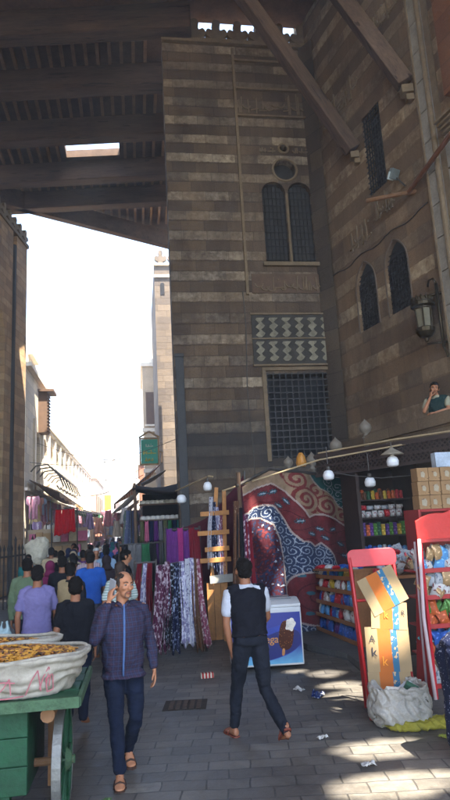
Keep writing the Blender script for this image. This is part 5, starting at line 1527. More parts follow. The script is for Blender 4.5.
m = MB(); m.prism([(.1, .12), (FW_ - .1, .12), (FW_ - .1, .5), (.1, .5)], FP(0, FH - .0, -.1) + V((0, 0, .085)) - V((0, 0, 0)), fd, (fb + V((0, 0, .03))).normalized(), .004); m.build('glass', pm('lid_glass', hexc('#8d9a9e'), .1), FZ)
def freezer_front():
    t = NT('freezer_picture'); o = t.obj(); sx = t.new('SeparateXYZ'); t.set(sx.inputs[0], o)
    n = t.noise(o, 3.5, 3)
    zz = t.math('MULTIPLY_ADD', n, .35, sx.outputs[2])
    c = t.ramp(zz, .28, .55, hexc('#5ea3c8'), hexc('#1d2c86'))
    return t.fin(c, .3, 0, .5)
m = MB(); m.prism([(.02, .08), (FW_ - .02, .08), (FW_ - .02, FH - .07), (.02, FH - .07)], FP(0, 0, .001), fd, (0, 0, 1), .004); fp = m.build('front_picture', freezer_front(), FZ)
m = MB(); m.prism([(.02, FH - .065), (FW_ - .02, FH - .065), (FW_ - .02, FH - .02), (.02, FH - .02)], FP(0, 0, .001), fd, (0, 0, 1), .004); m.build('white_band', FWm, FZ)
def blob(cx, cz, a, b, tilt, n=28, wob=.0):
    out = []
    for k in range(n):
        q = 2 * PI * k / n; rr_ = 1 + wob * math.sin(5 * q)
        x, z = a * math.copysign(abs(math.cos(q)) ** .75, math.cos(q)) * rr_, b * math.copysign(abs(math.sin(q)) ** .75, math.sin(q)) * rr_
        out.append((cx + x * math.cos(tilt) - z * math.sin(tilt), cz + x * math.sin(tilt) + z * math.cos(tilt)))
    return out
def decal(nm, poly, mat, out, par=fp):
    m = MB(); m.prism(poly, FP(0, 0, out), fd, (0, 0, 1), .002); return m.build(nm, mat, FZ if par is None else par)
decal('swirl', blob(.62, .36, .38, .21, .25), pm('swirl_blue', hexc('#27409c'), .3, .3, 5), .0055)
decal('pale_swirl', blob(.66, .335, .36, .165, .3), pm('swirl_dark', hexc('#161f63'), .3, .2, 4), .008)
CHOC = two_tone('nut_chocolate', hexc('#4a2413'), hexc('#8d5a33'), 'speckle', 34, .25, .35)
decal('chocolate_bar', blob(.80, .46, .105, .20, -.16), CHOC, .0105)
decal('white_bite', blob(.87, .60, .065, .085, -.35, 28, .12), pm('cream_white', hexc('#d9d2c4'), .4), .013)
decal('bar_stick', blob(.745, .235, .02, .05, -.16), WOODL, .0125)
GOLD = pm('gold_letter', hexc('#c98a2e'), .35, .1)
place_text('Mega', .145, FP(.535, .41, .014), fd, (0, 0, 1), GOLD, FZ, 'lettering', .0015, .12)

# ------------------------------------------------------------------ red stand with cardboard sheets
RS = thing('red_stand', 'red folding tube stand with rounded board on top, cardboard tied to its front', 'stand', (2.55, 6.9, 0))
REDB = pm('red_enamel', hexc('#b02a31'), .4, .15, 5, .1)
for x in (2.30, 2.80):
    m = MB(); m.tube([(x, 6.62, 0), (x, 6.86, 1.6), (x, 6.9, 1.64)], .02, 8); m.build('front_leg', REDP, RS, smooth=True)
    m = MB(); m.tube([(x + .10, 7.05, 0), (x + .02, 6.93, 1.55)], .018, 8); m.build('rear_leg', REDP, RS, smooth=True)
for z in (.25, 1.15):
    y = 6.62 + .15 * z; m = MB(); m.tube([(2.30, y, z), (2.80, y, z)], .016, 8); m.build('crossbar', REDP, RS, smooth=True)
def rrect(w_, h_, r_, n=5):
    out = []
    for cx, cy, a0 in ((w_ / 2 - r_, h_ - r_, 0), (-w_ / 2 + r_, h_ - r_, PI / 2), (-w_ / 2 + r_, r_, PI), (w_ / 2 - r_, r_, 1.5 * PI)):
        for k in range(n + 1): a = a0 + PI / 2 * k / n; out.append((cx + r_ * math.cos(a), cy + r_ * math.sin(a)))
    return out
m = MB(); m.prism(rrect(.56, .19, .07), (2.555, 6.83, 1.50), V((1, -.02, 0)), V((0, .1, 1)).normalized(), -.025); bevel(m.build('top_board', REDB, RS), .006)
# cardboard: printed orange, blue and tan bands
def card_mat(kind):
    t = NT('card_' + kind); o = t.obj(); sx = t.new('SeparateXYZ'); t.set(sx.inputs[0], o)
    x = sx.outputs[0]
    n = t.noise(o, 11, 3)
    tan = hexc('#96805f'); org = hexc('#ad602a'); blu = hexc('#356480')
    xb = t.math('MULTIPLY_ADD', t.math('SUBTRACT', n, .5), .03, x)
    c = t.mix(t.math('GREATER_THAN', x, -.105), tan, org)
    c = t.mix(t.math('GREATER_THAN', xb, .035), c, blu)
    c = t.mix(t.math('MULTIPLY', t.math('GREATER_THAN', n, .56), t.math('GREATER_THAN', xb, .035)), c, hexc('#b39a78'))
    c = t.mix(t.math('GREATER_THAN', x, .105), c, tan)
    c = t.mix(.3, c, t.ramp(t.noise(o, 4, 4), .3, .7, (.6, .6, .6), (1.05, 1.05, 1.05)), 'MULTIPLY')
    return t.fin(c, .85, 0, .2)
CM1 = card_mat('bands')
INK = pm('carton_ink', hexc('#2b2a33'), .8); INKO = pm('carton_orange_ink', hexc('#d98a2b'), .8)
def card(label, c, w_, h_, tilt, lean, glyphs):
    """corrugated sheet leaning on the stand; local x across, local z up"""
    t = thing('cardboard_sheet', label, 'cardboard', c, -.03, 'cardboard on the red stand')
    R = Matrix.Rotation(lean, 3, 'X') @ Matrix.Rotation(tilt, 3, 'Y')
    q = MB(); nx = 8
    for i in range(nx):
        x0 = -w_ / 2 + w_ * i / nx; x1 = x0 + w_ / nx
        q.add([(x0, -.004 + .004 * math.sin(i), -h_ / 2), (x1, -.004 + .004 * math.sin(i + 1), -h_ / 2), (x1, -.004 + .004 * math.sin(i + 1), h_ / 2), (x0, -.004 + .004 * math.sin(i), h_ / 2),
               (x0, .005 + .004 * math.sin(i), -h_ / 2), (x1, .005 + .004 * math.sin(i + 1), -h_ / 2), (x1, .005 + .004 * math.sin(i + 1), h_ / 2), (x0, .005 + .004 * math.sin(i), h_ / 2)],
              [(0, 1, 2, 3), (4, 5, 6, 7), (0, 1, 5, 4), (3, 2, 6, 7)] + ([(0, 3, 7, 4)] if i == 0 else []) + ([(1, 2, 6, 5)] if i == nx - 1 else []))
    o = link('sheet', q.mesh('sheet', CM1, weld=True), t); o.rotation_euler = R.to_euler()
    for txt, x, z, s, mt in glyphs:
        me = text_mesh(txt, s, .001); W = Matrix.Rotation(PI / 2, 3, 'X')
        for v in me.vertices: v.co = W @ v.co + V((x, -.012, z))
        me.materials.clear(); me.materials.append(mt); link('lettering', me, o)
    return t
card('tilted orange and blue printed cardboard sheet, topmost on the red stand', (2.60, 6.735, 1.25), .44, .40, -.38, -.15, [])
card('small printed cardboard flap showing a mark, between the topmost and the large sheet', (2.63, 6.70, .99), .40, .28, .12, -.15, [('k', -.04, 0, .1, INKO), ('R', .15, .03, .07, INK)])
card('large printed cardboard sheet with marks at the middle of the red stand', (2.565, 6.655, .66), .48, .44, .06, -.15, [('k', -.16, -.03, .13, INK), ('k', -.05, -.12, .13, INKO), ('A', -.17, .1, .1, INK)])
card('lowest printed cardboard sheet behind the white sack', (2.53, 6.60, .24), .46, .42, .03, -.12, [('k', -.03, -.05, .1, INKO)])

# ------------------------------------------------------------------ red display rack with a scalloped header
RR = thing('display_rack', 'tall red metal display rack with scalloped header board, full of wrapped goods', 'rack', (3.7, 7.3, 0))
m = MB()
hd = [(0, 0), (1.1, 0), (1.1, .22)]
for k in range(13):
    f = k / 12; hd.append((1.1 - 1.1 * f, .22 + .09 * math.sin(PI * f) + .03 * abs(math.sin(f * PI * 3))))
m.prism(hd, (3.24, 7.12, 1.74), (1, 0, 0), (0, .05, 1), -.03); bevel(m.build('header_board', pm('header_red', hexc('#c2261e'), .4, .1), RR), .006)
m = MB(); m.lohi((3.24, 7.085, 1.71), (4.34, 7.118, 1.745)); m.build('header_ledge', REDP, RR)
# slanted red side panel with a pale border (its front edge runs out at the foot)
m = MB(); sp = [V((3.25, 7.1, 1.75)), V((3.25, 7.2, 1.75)), V((3.12, 7.34, 0)), V((3.06, 6.72, 0))]
m.add(sp + [p + V((.03, 0, 0)) for p in sp], [(0, 1, 2, 3), (4, 5, 6, 7), (0, 1, 5, 4), (1, 2, 6, 5), (2, 3, 7, 6), (3, 0, 4, 7)]); m.build('side_panel', cloth('panel_red', hexc('#a5202a'), .2), RR)
PALE = pm('panel_white_edge', hexc('#b9a6a6'), .6, .1)
m = MB(); m.tube([sp[0] + V((.0, -.0, 0)), V((3.13, 6.95, .9)), sp[3]], .022, 6); m.tube([V((3.235, 7.2, 1.72)), V((3.16, 7.1, .9)), V((3.07, 6.95, .02))], .014, 6); m.build('pale_edge', PALE, RR, smooth=True)
m = MB(); m.lohi((4.33, 7.1, 0), (4.36, 7.6, 1.75)); m.build('far_side_panel', REDP, RR)
m = MB(); m.tube([(3.45, 7.58, 0), (3.45, 7.58, 1.75)], .015, 6); m.build('rear_upright', REDP, RR)
m = MB(); m.lohi((3.47, 7.58, .02), (4.328, 7.6, 1.75)); m.build('back', REDP, RR)
rt = (.10, .42, .74, 1.06, 1.36)
for z in rt:
    m = MB(); m.lohi((3.22, 7.15, z), (4.328, 7.578, z + .02)); m.lohi((3.22, 7.13, z), (4.328, 7.149, z + .05)); m.build('tier', REDP, RR)
m = MB(); m.lohi((3.12, 7.08, .0), (4.328, 7.128, .099)); m.build('plinth', REDP, RR)
RTC = [['white', 'silver', 'white', 'tan'], ['light blue', 'blue', 'teal', 'orange'], ['green', 'orange', 'red', 'green', 'orange'], ['tan', 'silver', 'tan', 'white', 'brown'], ['silver', 'white', 'silver', 'light blue', 'tan']]
for k, z in enumerate(rt):
    for row in range(4):
        for q in range(11):
            cn = r.choice(RTC[k]); o = link('wrapped_packet', PKM[cn]); o.location = (3.28 + q * .098 + r.uniform(-.03, .03), 7.17 + (row % 2) * .12 + r.uniform(-.02, .03), z + .022 + .12 * (row // 2)); s = r.uniform(.7, 1.0); o.scale = (s, s, s)
            o.rotation_euler = (r.uniform(-.4, .2), r.uniform(-.7, .7), r.uniform(-.6, .6)); tag(o, f'{cn} wrapped packet on the {tn_[k]} tier of the red display rack', 'packet', 'packets on the red display rack')
# heap of wrapped goods on the counter between kiosk and rack
HS = thing('goods_counter', 'dark counter heaped with loose packets between the low shelf and the red rack', 'counter', (3.85, 9.2, 0))
m = MB(); m.lohi((3.6, 8.9, .04), (4.2, 9.7, 1.15)); m.build('body', KW, HS)
m = MB(); m.lohi((3.55, 8.85, 1.152), (4.23, 9.75, 1.19)); m.build('top', SHW, HS)
for k in range(46):
    cn = r.choice(['silver', 'red', 'white', 'tan', 'silver', 'brown']); o = link('loose_packet', PKM[cn]); a = r.uniform(0, 6.3); d_ = r.uniform(0, .30)
    o.location = (3.9 + d_ * math.cos(a), 9.2 + d_ * math.sin(a) * 1.2, 1.2 + (.30 - d_) * r.uniform(.0, 1.1)); o.rotation_euler = (r.uniform(.2, 1.4), r.uniform(-.6, .6), r.uniform(0, 6)); tag(o, f'{cn} packet in the loose heap on the dark counter', 'packet', 'loose packets on the dark counter')

# ------------------------------------------------------------------ rubbish sacks
def sack_obj(name, label, c, rx, ry, h_, mat, seed, open_top=True, vox=.012):
    b = MB(); rings = []
    for f, k in ((0, .82), (.12, 1.0), (.4, 1.06), (.7, .98), (.92, .95), (1.0, .97)):
        rings.append(ell_ring(V((0, 0, h_ * f)), V((1, 0, 0)), V((0, 1, 0)), rx * k, ry * k, 24))
    if open_top:
        for f, k in ((.98, .90), (.8, .84), (.55, .8)): rings.append(ell_ring(V((0, 0, h_ * f)), V((1, 0, 0)), V((0, 1, 0)), rx * k, ry * k, 24))
    b.loft(rings)
    me = remesh(b, vox, 2, .022, 6, seed)
    for v in me.vertices:
        q_ = v.co * 13 + V((seed, 0, 0)); v.co += v.normal * (.014 - .05 * abs(noise.noise(V((q_.x + .6 * q_.z, q_.y, q_.z * .55)))) ** .8)
    me.materials.append(mat)
    o = link(name, me); o.location = c
    return tag(o, label, 'sack')
SACKW = pm('woven_white_sack', hexc('#96938b'), .45, .3, 9, .5, 0, 60)
sack_obj('white_sack', 'open white woven sack of rubbish standing before the cardboard', (2.53, 6.42, .02), .30, .25, .36, SACKW, 2.0)
sack_obj('yellow_sack', 'crumpled yellow green sack lying flat under the white one', (2.66, 6.38, .0), .36, .27, .09, cloth('sack_yellow', hexc('#8a8433'), .3), 6.0, False)
for lab, c, rot, dm, mt in (('white torn box in the white sack', (2.43, 6.3, .32), (.5, .2, .3), (.19, .05, .12), WHT), ('green edged white box in the white sack', (2.62, 6.33, .32), (.4, .5, -.4), (.13, .06, .15), pm('green_card', hexc('#2c5a45'), .7)), ('pale plastic packet in the white sack', (2.64, 6.5, .32), (.9, .1, .8), (.16, .05, .12), pm('plastic_pale', hexc('#b6bcc0'), .3))):
    q = MB(); q.box((0, 0, 0), dm, Matrix.Identity(3)); o = bevel(link('rubbish_box', q.mesh('rubbish_box', mt)), .008); o.location = c; o.rotation_euler = rot; tag(o, lab, 'box')

# litter, drain cover
def paper(label, c, s, mat, seed, cat='litter'):
    q = MB(); q.grid(lambda u, v: ((u - .5) * s, (v - .5) * s * .6, .012 + .5 * s * abs(noise.noise(V((u * 2.5, v * 2.5, seed))))), 10, 8)
    o = solid(link('paper_scrap', q.mesh('paper_scrap', mat, smooth=True)), .003); o.location = c; o.rotation_euler = (0, 0, seed); tag(o, label, cat)
PW = pm('scrap_white', hexc('#b9b7b2'), .7, .1)
paper('crumpled blue and white wrapper on the paving before the low shelf', (2.02, 7.62, .004), .2, two_tone('wrapper_blue', hexc('#26345e'), hexc('#b6b8bd'), 'blotch', 20, .45, .4), 1.0)
paper('small white scrap beside the blue wrapper', (1.88, 7.95, .004), .13, PW, 2.2)
paper('white scrap lying in the sunlit patch nearest the viewer', (1.83, 5.45, .004), .12, PW, 3.1)
paper('thin white scrap on the paving left of the white sack', (1.66, 6.2, .004), .10, PW, .3)
paper('small green scrap on the paving near the man with the phone', (-.30, 5.3, .004), .10, pm('scrap_green', hexc('#4d6a3a'), .8), 4.4)
paper('small yellow green scrap right of the white sack', (2.72, 5.9, .004), .09, pm('scrap_lime', hexc('#8d9a3e'), .8), 5.2)
q = MB(); q.lohi((.78, 9.02, .002), (.96, 9.11, .07)); tag(bevel(q.build('crushed_carton', two_tone('carton_red', hexc('#9c2a26'), hexc('#c5bfae'), 'stripe', 7, .5)), .01), 'small red and white crushed carton on the paving left of the freezer', 'carton')
DR = thing('drain_cover', 'rusty square drain cover sunk in the paving', 'drain cover', (.48, 7.83, 0))
q = MB(); q.box((.48, 7.83, .002), (.5, .42, .006), Matrix.Rotation(-.15, 3, 'Z')); q.build('frame', pm('rust_dark', hexc('#2d2620'), .9, .4, 8), DR)
q = MB()
for k in range(5): q.box(V((.48, 7.83, .008)) + Matrix.Rotation(-.15, 3, 'Z') @ V((-.16 + k * .08, 0, 0)), (.05, .34, .006), Matrix.Rotation(-.15, 3, 'Z'))
q.build('plate', pm('rust', hexc('#4f4034'), .9, .4, 12), DR)
q = MB(); q.prism([(2.62, 10.3), (2.98, 9.4), (2.72, 6.3), (3.3, 6.2), (7, 8), (6, 12), (2.5, 12)], (0, 0, .0), (1, 0, 0), (0, 1, 0), .10)
tag(q.build('kerb_pavement', stone('kerb_stone', hexc('#55575a'), hexc('#6a6b6b'), (0, 1, 0), alt=False, h=.5, bw=.7)), kind='structure')

# ------------------------------------------------------------------ lamps, poles, lantern
BULB = pm('bulb_white', hexc('#dfe3e6'), .3, .03)
def bulb(label, p, cone=False, s=1.0, L=.35):
    p = V(p); t = thing('hanging_bulb', label, 'lamp', p)
    q = MB(); q.lathe([(.045 * s, 0), (.075 * s, .02), (.082 * s, .09), (.06 * s, .15), (.03 * s, .17)], p, 14); q.build('bulb', BULB, t, smooth=True)
    q = MB(); q.lathe([(.03 * s, .171), (.03 * s, .23), (.012, .24)], p, 10); q.build('socket', STEEL if not cone else FWm, t)
    if cone:
        q = MB(); q.lathe([(.19, .19), (.17, .21), (.04, .29), (.02, .31)], p, 16); q.build('shade', pm('shade_tan', hexc('#8d8474'), .6), t, smooth=True)
    q = MB(); q.tube([p + V((0, 0, .235 * s)), p + V((0, 0, .235 * s + L))], .008, 5); q.build('cord', STEEL, t)
bulb('large white bulb hanging at the left end of the thin pole by the tower', (.87, 12.95, 2.55), s=1.25, L=.03)
bulb('white bulb hanging at the right end of the thin pole before the tower', (1.32, 12.0, 2.72), s=1.05, L=.04)
bulb('white bulb hanging in front of the tent cloth top', (3.28, 10.5, 2.72), s=1.2, L=.3)
bulb('white bulb under a tan conical shade before the lattice canopy', (4.05, 9.5, 2.82), True, s=1.2, L=.12)
bulb('white bulb hanging inside the kiosk opening', (4.02, 10.5, 2.57), s=1.2, L=.3)
def rod(name, label, pts, rad, mat, cat):
    q = MB(); q.tube(pts, rad, 8); tag(q.build(name, mat), label, cat)
BAM = pm('bamboo', hexc('#a08d6c'), .7, .3, 5)
rod('thin_pole', 'thin pale pole carrying two white bulbs in front of the tower', [(.78, 13.4, 2.83), (1.35, 11.98, 3.0), (1.42, 11.9, 2.98)], .016, BAM, 'pole')
rod('bamboo_pole', 'long pale bamboo pole running over the tent cloth to the kiosk canopy', [(1.5, 11.2, 2.66), (3.2, 10.7, 3.10), (5.6, 9.4, 3.35)], .015, BAM, 'pole')
rod('bamboo_pole', 'shorter pale bamboo pole lying along the lattice canopy top', [(3.35, 11.25, 3.28), (4.4, 10.1, 3.34), (5.7, 8.7, 3.36)], .016, BAM, 'pole')
rod('sagging_cable', 'sagging dark cable strung along the kiosk canopy front', [V((3.2, 10.6, 2.9)) + V((2.2 * f, -1.2 * f, -.22 * math.sin(PI * f))) for f in (0, .2, .4, .6, .8, 1)], .008, STEEL, 'cable')
# wall lantern
LT = thing('wall_lantern', 'ornate brass lantern with glass panes on a scrolled bracket, on the right wall', 'lantern', RP(4.2, 5.9))
BRASS = pm('aged_brass', hexc('#3f3626'), .45, .3, 8, .2, .7)
lc = RP(4.0, 0, .30)
q = MB(); q.bar(RP(4.25, 5.2, .12), RP(4.25, 6.5, .12), .05, .04); q.bar(RP(4.3, 6.3, .0), lc + RU * -.2 + V((0, 0, 6.34)), .04); q.bar(RP(4.3, 5.3, .0), lc + V((0, 0, 5.32)), .035)
q.tube([RP(4.25, 6.5, .12), RP(4.2, 6.62, .14), RP(4.1, 6.62, .16), RP(4.05, 6.5, .16)], .022, 6); q.tube([RP(4.25, 5.2, .12), RP(4.3, 5.08, .12), RP(4.33, 4.98, .12)], .022, 6); q.build('bracket', BRASS, LT, smooth=True)
q = MB(); q.lathe([(.001, 6.32), (.08, 6.30), (.19, 6.25), (.20, 6.17), (.235, 6.15), (.235, 6.09), (.18, 6.06), (.18, 6.04), (.001, 6.04)], lc, 16); q.lathe([(.001, 5.36), (.03, 5.37), (.05, 5.44), (.12, 5.47), (.18, 5.56), (.185, 5.64), (.15, 5.66), (.001, 5.66)], lc, 16)
for k in range(12): a = 2 * PI * k / 12; q.lathe([(.03, 0), (.035, .05), (.002, .1)], lc + V((.18 * math.cos(a), .18 * math.sin(a), 6.2)), 6)
for k in range(6):
    a = 2 * PI * k / 6; q.tube([lc + V((.15 * math.cos(a), .15 * math.sin(a), 5.64)), lc + V((.17 * math.cos(a), .17 * math.sin(a), 6.06))], .018, 6)
q.build('frame', BRASS, LT)
q = MB(); q.lathe([(.138, 5.64), (.16, 6.06)], lc, 6); q.build('glass', pm('lantern_glass', hexc('#6f6a58'), .25, .2), LT)
# beam, floodlight and slanting pole on the right wall
rod('wall_beam', 'short horizontal timber sticking out of the right wall below the floodlight', [RP(3.95, 8.72, -.1), RP(3.45, 8.82, .3), RP(3.0, 8.9, .62)], .05, WOODP, 'beam')
rod('slanting_pole', 'brown slanting pole rising from the wall toward the right edge', [RP(3.8, 8.75, .12), RP(4.6, 8.87, .22), RP(5.4, 9.0, .32)], .05, pm('pole_brown', hexc('#6a4632'), .6), 'pole')
FL = thing('floodlight', 'small grey floodlight on the right wall above the horizontal timber', 'floodlight', RP(3.55, 9.2, .2))
q = MB(); q.box(RP(3.55, 9.28, .25), (.22, .10, .22), Matrix.Rotation(.4, 3, 'Z') @ Matrix.Rotation(.5, 3, 'X')); bevel(q.build('housing', pm('flood_grey', hexc('#7f8a8a'), .4, .1, 4, .1, .5), FL), .01)
q = MB(); q.box(RP(3.52, 9.24, .31), (.16, .03, .16), Matrix.Rotation(.4, 3, 'Z') @ Matrix.Rotation(.5, 3, 'X')); q.build('lens', pm('flood_lens', hexc('#b9c6c6'), .2, .05), FL)
q = MB(); q.tube([RP(3.6, 9.0, .02), RP(3.56, 9.2, .2)], .02, 6); q.build('arm', STEEL, FL)

# ------------------------------------------------------------------ green handcart with sacks of roasted snacks
GREEN = pm('green_paint', hexc('#124228'), .65, .4, 4, .5); GREEN_W = pm('worn_green_edge', hexc('#3f5a40'), .8, .5, 9, .5)
HC = thing('handcart', 'green painted wooden handcart with one big spoked wheel, at the lower left corner', 'handcart', (-1.2, 4.9, 0))
for k in range(4):
    q = MB(); q.lohi((-2.4, 4.72 + k * .26, .86), (-.46 - .01 * (k % 2), 4.972 + k * .26, .905)); bevel(q.build('deck_plank', GREEN, HC), .006)
q = MB(); q.lohi((-2.4, 4.685, .85), (-.44, 4.718, .92)); q.build('deck_edge', GREEN_W, HC)
q = MB(); q.lohi((-.455, 4.72, .85), (-.43, 5.76, .91)); q.build('deck_edge', GREEN_W, HC)
for k in range(3):
    q = MB(); q.lohi((-2.3, 4.80, .30 + k * .182), (-.80, 4.83, .478 + k * .182)); bevel(q.build('side_plank', GREEN, HC), .006)
q = MB(); q.lohi((-.83, 4.835, .3), (-.80, 5.6, .845)); q.build('end_panel', GREEN, HC)
q = MB(); q.lohi((-1.0, 4.84, .02), (-.92, 4.92, .298)); q.build('leg', GREEN, HC)
q = MB(); q.lohi((-2.2, 4.84, .02), (-2.12, 4.92, .298)); q.build('leg', GREEN, HC)
q = MB(); q.tube([(-.66, 4.76, .80), (-.66, 5.05, .80)], .05, 10); q.build('axle_block', WOODP, HC)
wc = V((-.60, 5.12, .40)); WR = .40
RX = Matrix.Rotation(PI / 2, 3, 'Y')
wo = MB(); wo.lathe([(WR - .055, -.03), (WR - .01, -.03), (WR - .01, .03), (WR - .055, .03), (WR - .055, -.03)], wc, 36, RX); whl = wo.build('wheel', GREEN, HC)
q = MB(); q.lathe([(WR - .01, -.034), (WR, -.03), (WR, .03), (WR - .01, .034), (WR - .01, -.034)], wc, 36, RX); q.build('iron_tyre', pm('worn_iron', hexc('#6f6f6a'), .5, .3, 9, .3, .5), whl)
q = MB(); q.lathe([(.001, -.07), (.07, -.07), (.08, -.03), (.08, .03), (.05, .06), (.03, .07), (.03, .09), (.001, .09)], wc, 16, RX); q.build('hub', GREEN_W, whl)
q = MB()
for k in range(12):
    a = 2 * PI * k / 12; q.bar(wc + V((0, .07 * math.cos(a), .07 * math.sin(a))), wc + V((0, (WR - .05) * math.cos(a), (WR - .05) * math.sin(a))), .05, .025)
q.build('spokes', GREEN, whl)
q = MB(); q.lathe([(.30, .008), (.345, .012), (.345, -.012), (.06, -.012), (.06, .008)], wc, 30, RX); q.build('disc', GREEN, whl)
q = MB(); q.tube([(-1.0, 5.12, .40), (-.52, 5.12, .40)], .03, 10); q.build('axle', WOODP, HC)
def basket(label, c, rx, ry, h_, seed, prt):
    t = thing('snack_sack', label, 'sack', c)
    b = MB(); rings = []
    for j in range(30):
        f = j / 29; k = .84 + .22 * f ** .6 + .05 * f
        rings.append(ell_ring(V((0, 0, h_ * f)), V((1, 0, 0)), V((0, 1, 0)), rx * k, ry * k, 150))
    for f, k in ((1.02, 1.08), (.99, 1.04), (.8, .99), (.6, .97)): rings.append(ell_ring(V((0, 0, h_ * f)), V((1, 0, 0)), V((0, 1, 0)), rx * k, ry * k, 150))
    b.loft(rings); me = b.mesh('bag', [], smooth=True)
    for v in me.vertices:
        p = v.co; an = math.atan2(p.y, p.x)
        f = .009 * math.sin(p.z * 85 + 5 * noise.noise(V((an * 2.5, p.z * 5, seed)))) + .022 * noise.noise(V((an * 3, p.z * 8, seed))) + .008 * noise.noise(V((an * 14, p.z * 26, seed)))
        v.co = p + v.normal * f
    me.materials.append(SACKB); link('bag', me, t)
    q = MB(); pts = [V((rx * 1.07 * math.cos(a), ry * 1.07 * math.sin(a), h_ * 1.01 + .008 * math.sin(a * 5))) for a in [2 * PI * k / 48 for k in range(49)]]; q.tube(pts, .014, 8); q.build('rim', SACKB, t, world=False, smooth=True)
    if prt:
        q = MB()
        def onbag(a, f, o=.03): k = 1.0 + .05 * f; return V((rx * (k) * math.cos(a), ry * (k) * math.sin(a), h_ * f)) + V((math.cos(a), math.sin(a), 0)) * o
        for st_ in prt:
            for (a0, f0), (a1, f1) in zip(st_, st_[1:]):
                p0, p1 = onbag(a0, f0), onbag(a1, f1); q.bar(p0, p1, .008, .003, (math.cos(a0), math.sin(a0), 0))
        q.build('red_print', pm('print_red', hexc('#a8646a'), .8, .3, 30), t, world=False)
    return t
def weave_mat():
    t = NT('white_plastic_weave'); o = t.obj(); sx = t.new('SeparateXYZ'); t.set(sx.inputs[0], o)
    an = t.math('ARCTAN2', sx.outputs[1], sx.outputs[0])
    a = t.math('SINE', t.math('MULTIPLY', an, 320.0)); b = t.math('SINE', t.math('MULTIPLY', sx.outputs[2], 620.0))
    wv = t.math('MULTIPLY', a, b)
    n = t.noise(o, 4, 5, .65); n2 = t.noise(o, 22, 4, .7)
    c = t.ramp(n, .3, .7, hexc('#8f887a'), hexc('#bcb6a8')); c = t.mix(.5, c, t.ramp(n2, .3, .65, (.6, .57, .52), (1.1, 1.1, 1.08)), 'MULTIPLY')
    t.bump(t.math('MULTIPLY_ADD', wv, .25, n2), .6, .012)
    return t.fin(c, .6, 0, .3)
SACKB = weave_mat()
prt = [[(-1.02, .25), (-.98, .55), (-.92, .8), (-.86, .55), (-.84, .2), (-.92, .15), (-.95, .5), (-.88, .6)], [(-1.18, .15), (-1.12, .5), (-1.05, .75), (-1.0, .2)], [(-1.5, .2), (-1.42, .4), (-1.36, .62), (-1.34, .2)], [(-1.55, .5), (-1.44, .55), (-1.3, .5)], [(-1.6, .15), (-1.4, .12), (-1.2, .14)], [(-.9, .3), (-.89, .7)], [(-.94, .3), (-.91, .75)]]
basket('big white woven sack with red print, full of golden snacks, on the handcart', (-1.04, 5.12, .907), .58, .38, .255, 1.0, prt)
basket('second white woven sack of roasted snacks, behind the printed one', (-1.42, 5.80, .76), .66, .26, .40, 4.0, None)
q = MB(); q.lohi((-2.2, 5.77, .72), (-.6, 6.12, .755)); q.lohi((-2.1, 5.8, 0), (-2.0, 6.0, .72)); q.lohi((-.8, 5.8, 0), (-.7, 6.0, .72)); tag(q.build('low_bench', WOODP), 'plain wooden bench carrying the rear sack of snacks', 'bench')
SNK = [pm('roast_gold', hexc('#b4802f'), .6, .3, 12), pm('roast_amber', hexc('#9a5f22'), .6, .3, 12), pm('roast_brown', hexc('#6b4326'), .7, .3, 12), pm('roast_dark', hexc('#3f2a1b'), .7, .3, 12)]
def heap(label, c, rx, ry, hh, n, seed, bias):
    rr = random.Random(seed); q = MB()
    q.lathe([(.96, -.10), (1.0, -.02), (.7, .35 * hh), (.35, .8 * hh), (.02, hh)], (0, 0, 0), 24); q.v = [V((p.x * rx, p.y * ry, p.z)) for p in q.v]; q.mi = [2] * len(q.mi)
    for k in range(n):
        a = rr.uniform(0, 2 * PI); d = math.sqrt(rr.random()) * .97; x, y = d * math.cos(a), d * math.sin(a)
        z = hh * (1 - d ** 1.3) * .95 + rr.uniform(0, .02); rot = Matrix.Rotation(rr.uniform(0, 6), 3, 'Z') @ Matrix.Rotation(rr.uniform(-.7, .7), 3, 'X')
        v = .5 + .5 * noise.noise(V((x * 2.2, y * 2.2, seed))); q.cur = 0 if rr.random() < v * bias else rr.choice([1, 2, 2, 3])
        L = rr.uniform(.014, .032)
        q.ball((x * rx, y * ry, z), (L, L * .45, L * .3), 6, 4, rot)
    o = link('roasted_snacks', q.mesh('roasted_snacks', SNK, smooth=True)); o.location = c; tag(o, label, 'snacks', kind='stuff')
heap('heap of golden roasted snacks in the printed white sack', (-1.04, 5.12, 1.135), .55, .36, .07, 2400, 3, 1.0)
heap('heap of roasted snacks in the rear white sack', (-1.42, 5.80, 1.12), .62, .24, .06, 900, 5, .9)
# ------------------------------------------------------------------ the people
def W(p, o): return (p[0] - o[0], p[1] - o[1], p[2])
